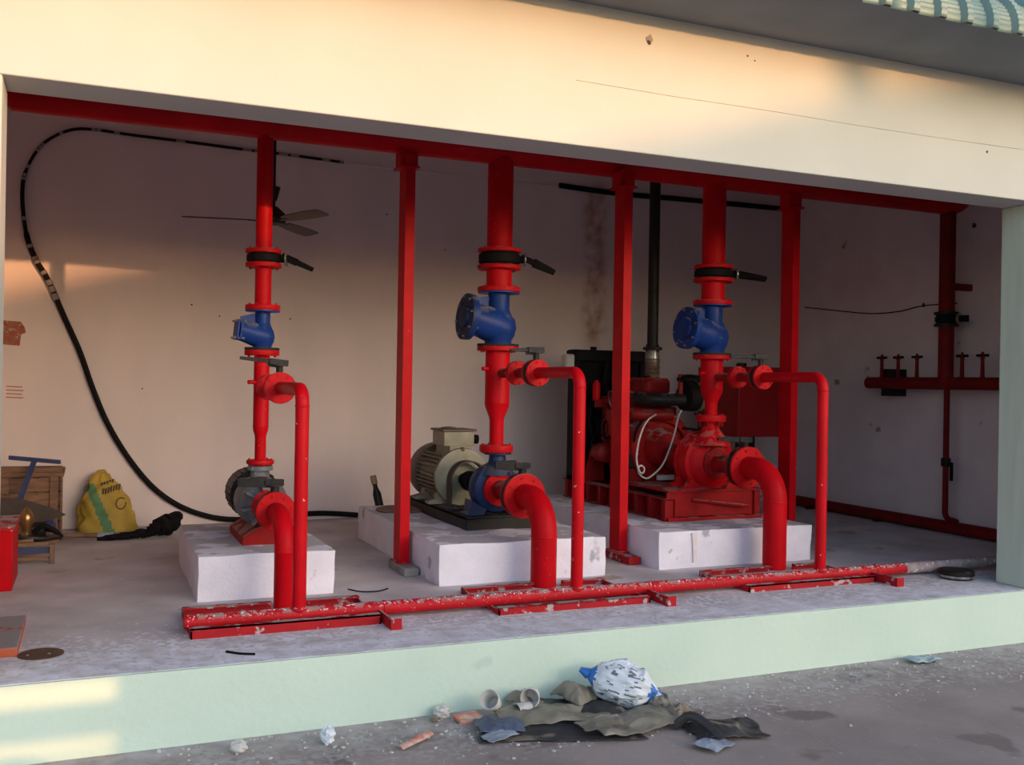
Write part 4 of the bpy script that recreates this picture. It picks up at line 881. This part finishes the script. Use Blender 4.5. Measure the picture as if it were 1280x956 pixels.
for (xx, yy) in ((-0.215, 2.92), (-0.58, 2.94), (-0.22, 3.12), (-0.58, 3.13)): MB().box(xx-0.015, xx+0.015, yy-0.015, yy+0.015, 0, 0.135).build('leg', WOOD2, t, bevel=0.003)
MB().box(-0.57, -0.23, 2.925, 2.937, 0.07, 0.115).build('rail', BLUEST, t); MB().box(-0.57, -0.23, 2.928, 2.94, 0.025, 0.045).build('stretcher', WOOD2, t)
t = thing('brass_nozzle', 'brass bulb-shaped nozzle standing on the low stool', 'nozzle', (-0.38, 2.98, 0.155))
MB().lathe((-0.38, 2.97, 0.15), UP, [(0, 0.05), (0.03, 0.05), (0.07, 0.028), (0.10, 0.032), (0.13, 0.046), (0.17, 0.048), (0.20, 0.036), (0.225, 0.016), (0.235, 0.006)], 24).build('bulb', BRASS, t)
MB().lathe((-0.38, 2.97, 0.15), UP, [(0, 0.058), (0.022, 0.058)], 8).build('base_nut', BLACKM, t)
for k, (pp, rr_, mm, lab) in enumerate((
    ([(-0.52, 2.98, 0.19), (-0.40, 2.93, 0.185), (-0.28, 2.95, 0.17), (-0.17, 3.02, 0.165)], 0.022, BLACKM, 'thick dark curved bar lying on the low stool'),
    ([(-0.34, 3.02, 0.20), (-0.28, 3.0, 0.25), (-0.21, 3.0, 0.22), (-0.16, 3.02, 0.165)], 0.018, BLACK, 'black bent hose piece arched over the low stool'),
    ([(-0.46, 2.96, 0.16), (-0.40, 2.93, 0.165), (-0.33, 2.92, 0.163)], 0.020, WOOD2, 'short pale wooden stick at the edge of the low stool'))):
    tag(MB().tube(smoothpath(pp, 5), rr_, 10).build(('pry_bar', 'hose_piece', 'wooden_stick')[k], mm), lab, 'tool')
t = thing('blue_motor', 'small blue and black hand pump body behind the brass nozzle', 'tool', (-0.33, 3.06, 0.155))
MB().lathe((-0.40, 3.08, 0.215), RT, [(0, 0.03), (0.01, 0.055), (0.13, 0.055), (0.14, 0.04)], 20).build('barrel', BLACKM, t)
MB().lathe((-0.26, 3.08, 0.235), RT, [(0, 0.04), (0.05, 0.045), (0.06, 0.03)], 20).build('blue_cap', BLUEST, t)
t = thing('shrouded_pole', 'wooden pole with one end wrapped in crumpled black plastic on the floor', 'pole', (0.2, 3.9, 0))
MB().tube([(-0.20, 3.85, 0.055), (0.10, 3.84, 0.045)], 0.020, 10).build('wood', WOOD2, t)
MB().tube([(0.08, 3.84, 0.046), (0.20, 3.84, 0.042)], 0.024, 10).build('grey_sleeve', GREYPL, t)
cr = [(0.08, 3.84, 0.025), (0.20, 3.83, 0.028), (0.34, 3.84, 0.035), (0.41, 3.86, 0.045), (0.46, 3.88, 0.035), (0.50, 3.90, 0.065), (0.56, 3.94, 0.085), (0.63, 3.99, 0.095), (0.72, 4.05, 0.165)]
m_ = MB().tube(smoothpath(cr, 5), [0.020+0.0*k for k in range(len(smoothpath(cr, 5)))], 14)
n_ = len(smoothpath(cr, 5)); cen = smoothpath(cr, 5)
prof = [0.022, 0.028, 0.03, 0.038, 0.026, 0.05, 0.075, 0.085, 0.03]
for i_ in range(n_):
    s_ = i_/(n_-1)*(len(prof)-1); a_ = int(min(s_, len(prof)-2)); rr_ = prof[a_]+(prof[a_+1]-prof[a_])*(s_-a_)
    for k_ in range(14):
        v = m_.v[i_*14+k_]; d = (v-cen[i_]); d.normalize()
        q = cen[i_] + d*rr_*(1+0.5*noise.noise(Vector((i_*0.8, k_*0.9, 2)))); q.z = max(q.z, 0.003); m_.v[i_*14+k_] = q
m_.build('black_wrap', BLACK, t, smooth=25)
# red bin, board, floor lid
t = thing('red_bin', 'red steel box standing just inside the left jamb', 'box', (-0.6, 2.25, 0))
bx_ = MB().box(-0.95, -0.405, 2.02, 2.55, 0.0, 0.375).build('box_body', RED, t, bevel=0.006)
MB().box(-0.96, -0.395, 2.01, 2.56, 0.36, 0.39).build('lid', RED_FLOOR, t, bevel=0.005)
t = MB().box(-0.75, -0.283, 0.47, 1.15, 0.0, 0.042).build('red_slab', BRICKO, bevel=0.004)
tag(t, 'flat orange-edged slab lying on the floor by the left jamb', 'slab')
t = thing('drain_cover', 'rusty round drain cover in the floor beside the orange-edged slab', 'drain cover', (-0.195, 0.475, 0))
MB().lathe((-0.185, 0.475, -0.002), UP, [(0, 0.10), (0.006, 0.10), (0.008, 0.095), (0.008, 0.01)], 36).build('plate', LIDM, t)
for xx in (-0.24, -0.15): MB().ball((xx, 0.45, 0.007), 0.008, 0.008, 0.004, 10, 6).build('stud', STEEL, t)

# wires and scraps on the floor
for (pp, rr_, lab) in (([(1.50, 1.42, 0.006), (1.56, 1.32, 0.006), (1.66, 1.30, 0.006), (1.74, 1.36, 0.006)], 0.004, 'bent piece of thin wire on the floor between the first two blocks'),
                  ([(0.62, 0.22, 0.005), (0.68, 0.16, 0.005), (0.74, 0.13, 0.005)], 0.006, 'short black twig near the front edge of the floor')):
    tag(MB().tube(smoothpath(pp, 5), rr_, 6).build('wire_scrap', BLACK), lab, 'scrap')

# ------------------------------------------------------------------ rubbish heap in front of the plinth
def sheet(name, m, cx_, cy_, lx, ly, rot, h, seed, label, cat, lift=0.012, thick=0.003, edge=0.18, base=GZ, fold=3.4, n=44):
    vs = []; fs = []; ca, sa = math.cos(rot), math.sin(rot); o = Vector((seed*7.3, seed*3.1, seed))
    for j in range(n+1):
        for i in range(n+1):
            a, b_ = i/n*2-1, j/n*2-1
            rr_ = 1 - edge*(0.5+noise.noise(Vector((math.atan2(b_, a)*1.3, seed, 0)))) * max(abs(a), abs(b_))
            px_, py_ = a*lx/2*rr_, b_*ly/2*rr_
            q = Vector((px_, py_, 0))
            rg = lambda k_, o_: max(0.0, 1-2.6*abs(noise.noise(q*k_+o_)))**1.5
            zz = (0.80*max(0.0, 0.35+noise.noise(q*fold*1.7+o)) + 0.20*rg(fold*2.2, o) + 0.10*rg(fold*5.0, -o))*h*(1-0.6*max(abs(a), abs(b_))**3)
            q += Vector((noise.noise(q*5+o), noise.noise(q*5-o), 0))*0.02
            vs.append((cx_+ca*q.x-sa*q.y, cy_+sa*q.x+ca*q.y, base+lift+zz+0.008*abs(noise.noise(q*16+o))))
    for j in range(n):
        for i in range(n): fs.append((j*(n+1)+i, j*(n+1)+i+1, (j+1)*(n+1)+i+1, (j+1)*(n+1)+i))
    o_ = MB().add(vs, fs).build(name, m, smooth=40, solid=thick)
    return tag(o_, label, cat)
sheet('plastic_sheet', TARP, 2.08, -0.42, 0.85, 0.34, -0.30, 0.03, 1, 'black muddy plastic sheet spread flat beneath the rubbish heap', 'plastic sheet', lift=0.004)
sheet('tarpaulin', TARP, 2.42, -0.24, 0.75, 0.36, -0.2, 0.06, 9, 'dark crumpled tarpaulin under the white and blue bag', 'plastic sheet', lift=0.012)
sheet('plastic_film', FILM, 2.10, -0.30, 0.62, 0.26, -0.25, 0.075, 2, 'muddy translucent plastic film in the middle of the rubbish heap', 'plastic film', lift=0.025)
sheet('plastic_film', FILM, 2.42, -0.52, 0.62, 0.26, 0.15, 0.07, 3, 'tan wrinkled plastic film on the front edge of the rubbish heap', 'plastic film', lift=0.022)
sheet('plastic_film', FILM, 2.30, -0.14, 0.24, 0.20, 0.5, 0.16, 14, 'grey crumpled film standing up behind the rubbish heap', 'plastic film', lift=0.02)
sheet('blue_cloth', BLUECL, 1.80, -0.33, 0.24, 0.20, -0.2, 0.07, 4, 'blue-grey plastic piece at the left end of the rubbish heap', 'plastic scrap', lift=0.02)
sheet('grey_scrap', GREYPL, 1.76, -0.44, 0.16, 0.11, 0.3, 0.04, 5, 'small pale grey plastic scrap on the black sheet', 'plastic scrap', lift=0.02)
sheet('black_rag', TARP, 2.80, -0.72, 0.40, 0.26, -0.25, 0.06, 6, 'black rag lying to the right of the rubbish heap', 'rag', lift=0.01)
sheet('grey_bag_scrap', GREYPL, 2.63, -0.86, 0.19, 0.15, 0.5, 0.05, 7, 'grey-blue plastic scrap in front of the black rag', 'plastic scrap', lift=0.012)
sheet('brown_card', CARD, 2.06, -0.06, 0.19, 0.13, 0.2, 0.10, 8, 'folded brown card leaning behind the paper cups', 'card', lift=0.03)
sheet('green_paper', PALEGR, 4.66, -0.11, 0.25, 0.11, 0.1, 0.05, 11, 'pale green crumpled paper lying alone at the foot of the plinth', 'paper', lift=0.008)
sheet('rope_tangle', CARD, 2.66, -0.50, 0.20, 0.18, 0.6, 0.12, 12, 'brown tangled fibre at the right end of the rubbish heap', 'fibre', lift=0.015, edge=0.5, fold=6)
# strip of rag standing up
tag(MB().tube(smoothpath([(2.60, -0.60, GZ+0.02), (2.64, -0.66, GZ+0.08), (2.68, -0.74, GZ+0.06), (2.70, -0.84, GZ+0.02)], 5), 0.022, 10).build('twisted_rag', TARP), 'twisted black strip crossing the black rag', 'rag')
# white and blue bag
t = thing('plastic_bag', 'stuffed white plastic bag with blue end on top of the rubbish heap', 'bag', (2.50, -0.20, GZ))
bc = Vector((2.52, -0.25, GZ+0.125)); ax_ = Vector((0.72, -0.42, -0.20)).normalized(); bx2 = ax_.cross(UP).normalized(); bz2 = bx2.cross(ax_)
def bagf(p, q):
    # long axis: local x
    s_ = (p.x+1)/2; w_ = 1.0 if s_ < 0.7 else max(0.18, 1-(s_-0.7)*2.6)
    if s_ < 0.16: w_ *= 0.55+s_*2.8
    d = 1+0.20*noise.noise(p*2.3)+0.12*noise.noise(p*6)+0.05*(1-2*abs(noise.noise(p*11)))
    L_ = Vector((q.x, q.y*w_*d, q.z*w_*d)); return ax_*L_.x + bx2*L_.y + bz2*L_.z
bb = MB().ball(bc, 0.20, 0.105, 0.105, 60, 48, bagf); bo = bb.build('bag_body', BAGW, t, smooth=35)
bo.data.materials.append(BAGB); bo.data.materials.append(mat('grey_print', (0.13, 0.14, 0.18), None, 9, 0.5))
for p in bo.data.polygons:
    c_ = p.center + ORG[bo] - bc; s_ = c_.dot(ax_); a_ = c_.dot(bz2)
    if s_ < -0.155 or (s_ > 0.125 and noise.noise(c_*12) > -0.15): p.material_index = 1
    elif -0.12 < s_ < 0.09 and noise.noise(Vector((s_*22, math.atan2(a_, c_.dot(bx2))*9, 3))) > 0.26: p.material_index = 2
MB().tube([bc-ax_*0.19, bc-ax_*0.235+UP*0.01], [0.03, 0.012], 10).build('knot', BAGB, t)
# cups, wrappers
def cup(c, d, lab, mm=PAPER, s=1.0):
    t = thing('paper_cup', lab, 'cup', c); c = Vector(c); d = Vector(d).normalized()
    MB().lathe(c, d, [(0, 0.001), (0, 0.026*s), (0.075*s, 0.037*s)], 24, cap=False).build('wall', mm, t, solid=0.002)
    _, xq, yq = axes(d); pts = [c+d*0.075*s+xq*0.037*s*math.cos(2*PI*k/24)+yq*0.037*s*math.sin(2*PI*k/24) for k in range(25)]
    MB().tube(pts, 0.0025*s, 6).build('rim', mm, t)
cup((1.86, -0.13, GZ+0.06), (-0.5, -0.55, 0.45), 'dirty white paper cup lying open beside the blue-grey plastic piece', s=1.25)
cup((2.07, -0.12, GZ+0.085), (-0.55, -0.8, 0.10), 'tan-mouthed paper cup propped on the folded brown card', s=1.25)
cup((2.02, -0.19, GZ+0.045), (-1, -0.25, -0.05), 'crushed white paper cup lying on its side on the black sheet', s=1.1)
def crumple(c, s, m, lab, seed, cat='paper', nm='crumpled_paper', sx=1.0, sz=0.8):
    o = Vector((seed, seed*2, 5))
    fn_ = lambda p, q: Vector((q.x, q.y, q.z))*(1+0.45*noise.noise(p*2.4+o)+0.2*noise.noise(p*6+o))
    tag(MB().ball((c[0], c[1], c[2]+s*sz*0.85), s*sx, s, s*sz, 12, 9, fn_).build(nm, m, smooth=0), lab, cat)
crumple((0.63, -0.17, GZ), 0.036, PAPER, 'crumpled white paper scrap near the sunlit end of the plinth', 1)
crumple((1.02, -0.19, GZ), 0.040, BAGW, 'folded white paper cone standing alone on the yard', 2, sz=1.0, sx=0.8)
crumple((1.61, -0.06, GZ), 0.042, PAPER, 'crumpled white paper against the foot of the plinth', 3)
crumple((1.56, -0.09, GZ), 0.022, CARD, 'small brown scrap beside the crumpled paper at the plinth foot', 4)
crumple((2.28, -0.16, GZ+0.03), 0.030, PAPER, 'small white paper ball in the middle of the rubbish heap', 6)
crumple((2.65, -0.36, GZ), 0.055, FILM, 'clear crumpled cup behind the fibre tangle', 7)
t = MB(); p0 = Vector((1.29, -0.40, GZ+0.012)); p1 = Vector((1.47, -0.29, GZ+0.02)); d_ = (p1-p0).normalized(); s_ = d_.cross(UP)
vs = []; N = 12
for k in range(N+1):
    q = p0.lerp(p1, k/N)
    for w_ in (-1, -0.3, 0.4, 1): vs.append(q + s_*0.026*w_ + UP*(0.016*(1-abs(w_))+0.008*noise.noise(Vector((k*0.7, w_*2, 1)))))
t.add(vs, [(k*4+j, k*4+j+1, k*4+4+j+1, k*4+4+j) for k in range(N) for j in range(3)])
tag(t.build('food_wrapper', PACK, solid=0.002), 'long red and pale food wrapper lying on the yard', 'wrapper')
t = MB().obox((1.72, -0.14, GZ+0.014), 0.065, 0.045, 0.009, (Vector((1, 0.2, 0)), Vector((-0.2, 1, 0.15)), UP)).build('cigarette_pack', PACK, bevel=0.003)
tag(t, 'small flattened red packet beside the paper cups', 'packet')
# small stones and paint flakes near the heap: uncountable litter
lt = MB(); rnd = random.Random(11)
for k in range(800):
    if k < 150: a = rnd.gauss(2.2, 0.35); b_ = rnd.gauss(-0.28, 0.16)
    else: a = rnd.uniform(0.3, 6.5); b_ = -abs(rnd.gauss(0.0, 0.30))-0.02
    if b_ > -0.02: b_ = -0.03
    s_ = rnd.uniform(0.002, 0.008); q = Vector((a, b_, GZ+s_*0.4)); an = rnd.uniform(0, 3)
    lt.obox(q, s_, s_*rnd.uniform(0.4, 1), s_*0.4, (Vector((math.cos(an), math.sin(an), 0)), Vector((-math.sin(an), math.cos(an), 0)), UP))
o = lt.build('litter_flakes', PAPER, smooth=0); o['kind'] = 'stuff'; tag(o, 'pale paint flakes and grit scattered along the foot of the plinth', 'litter')
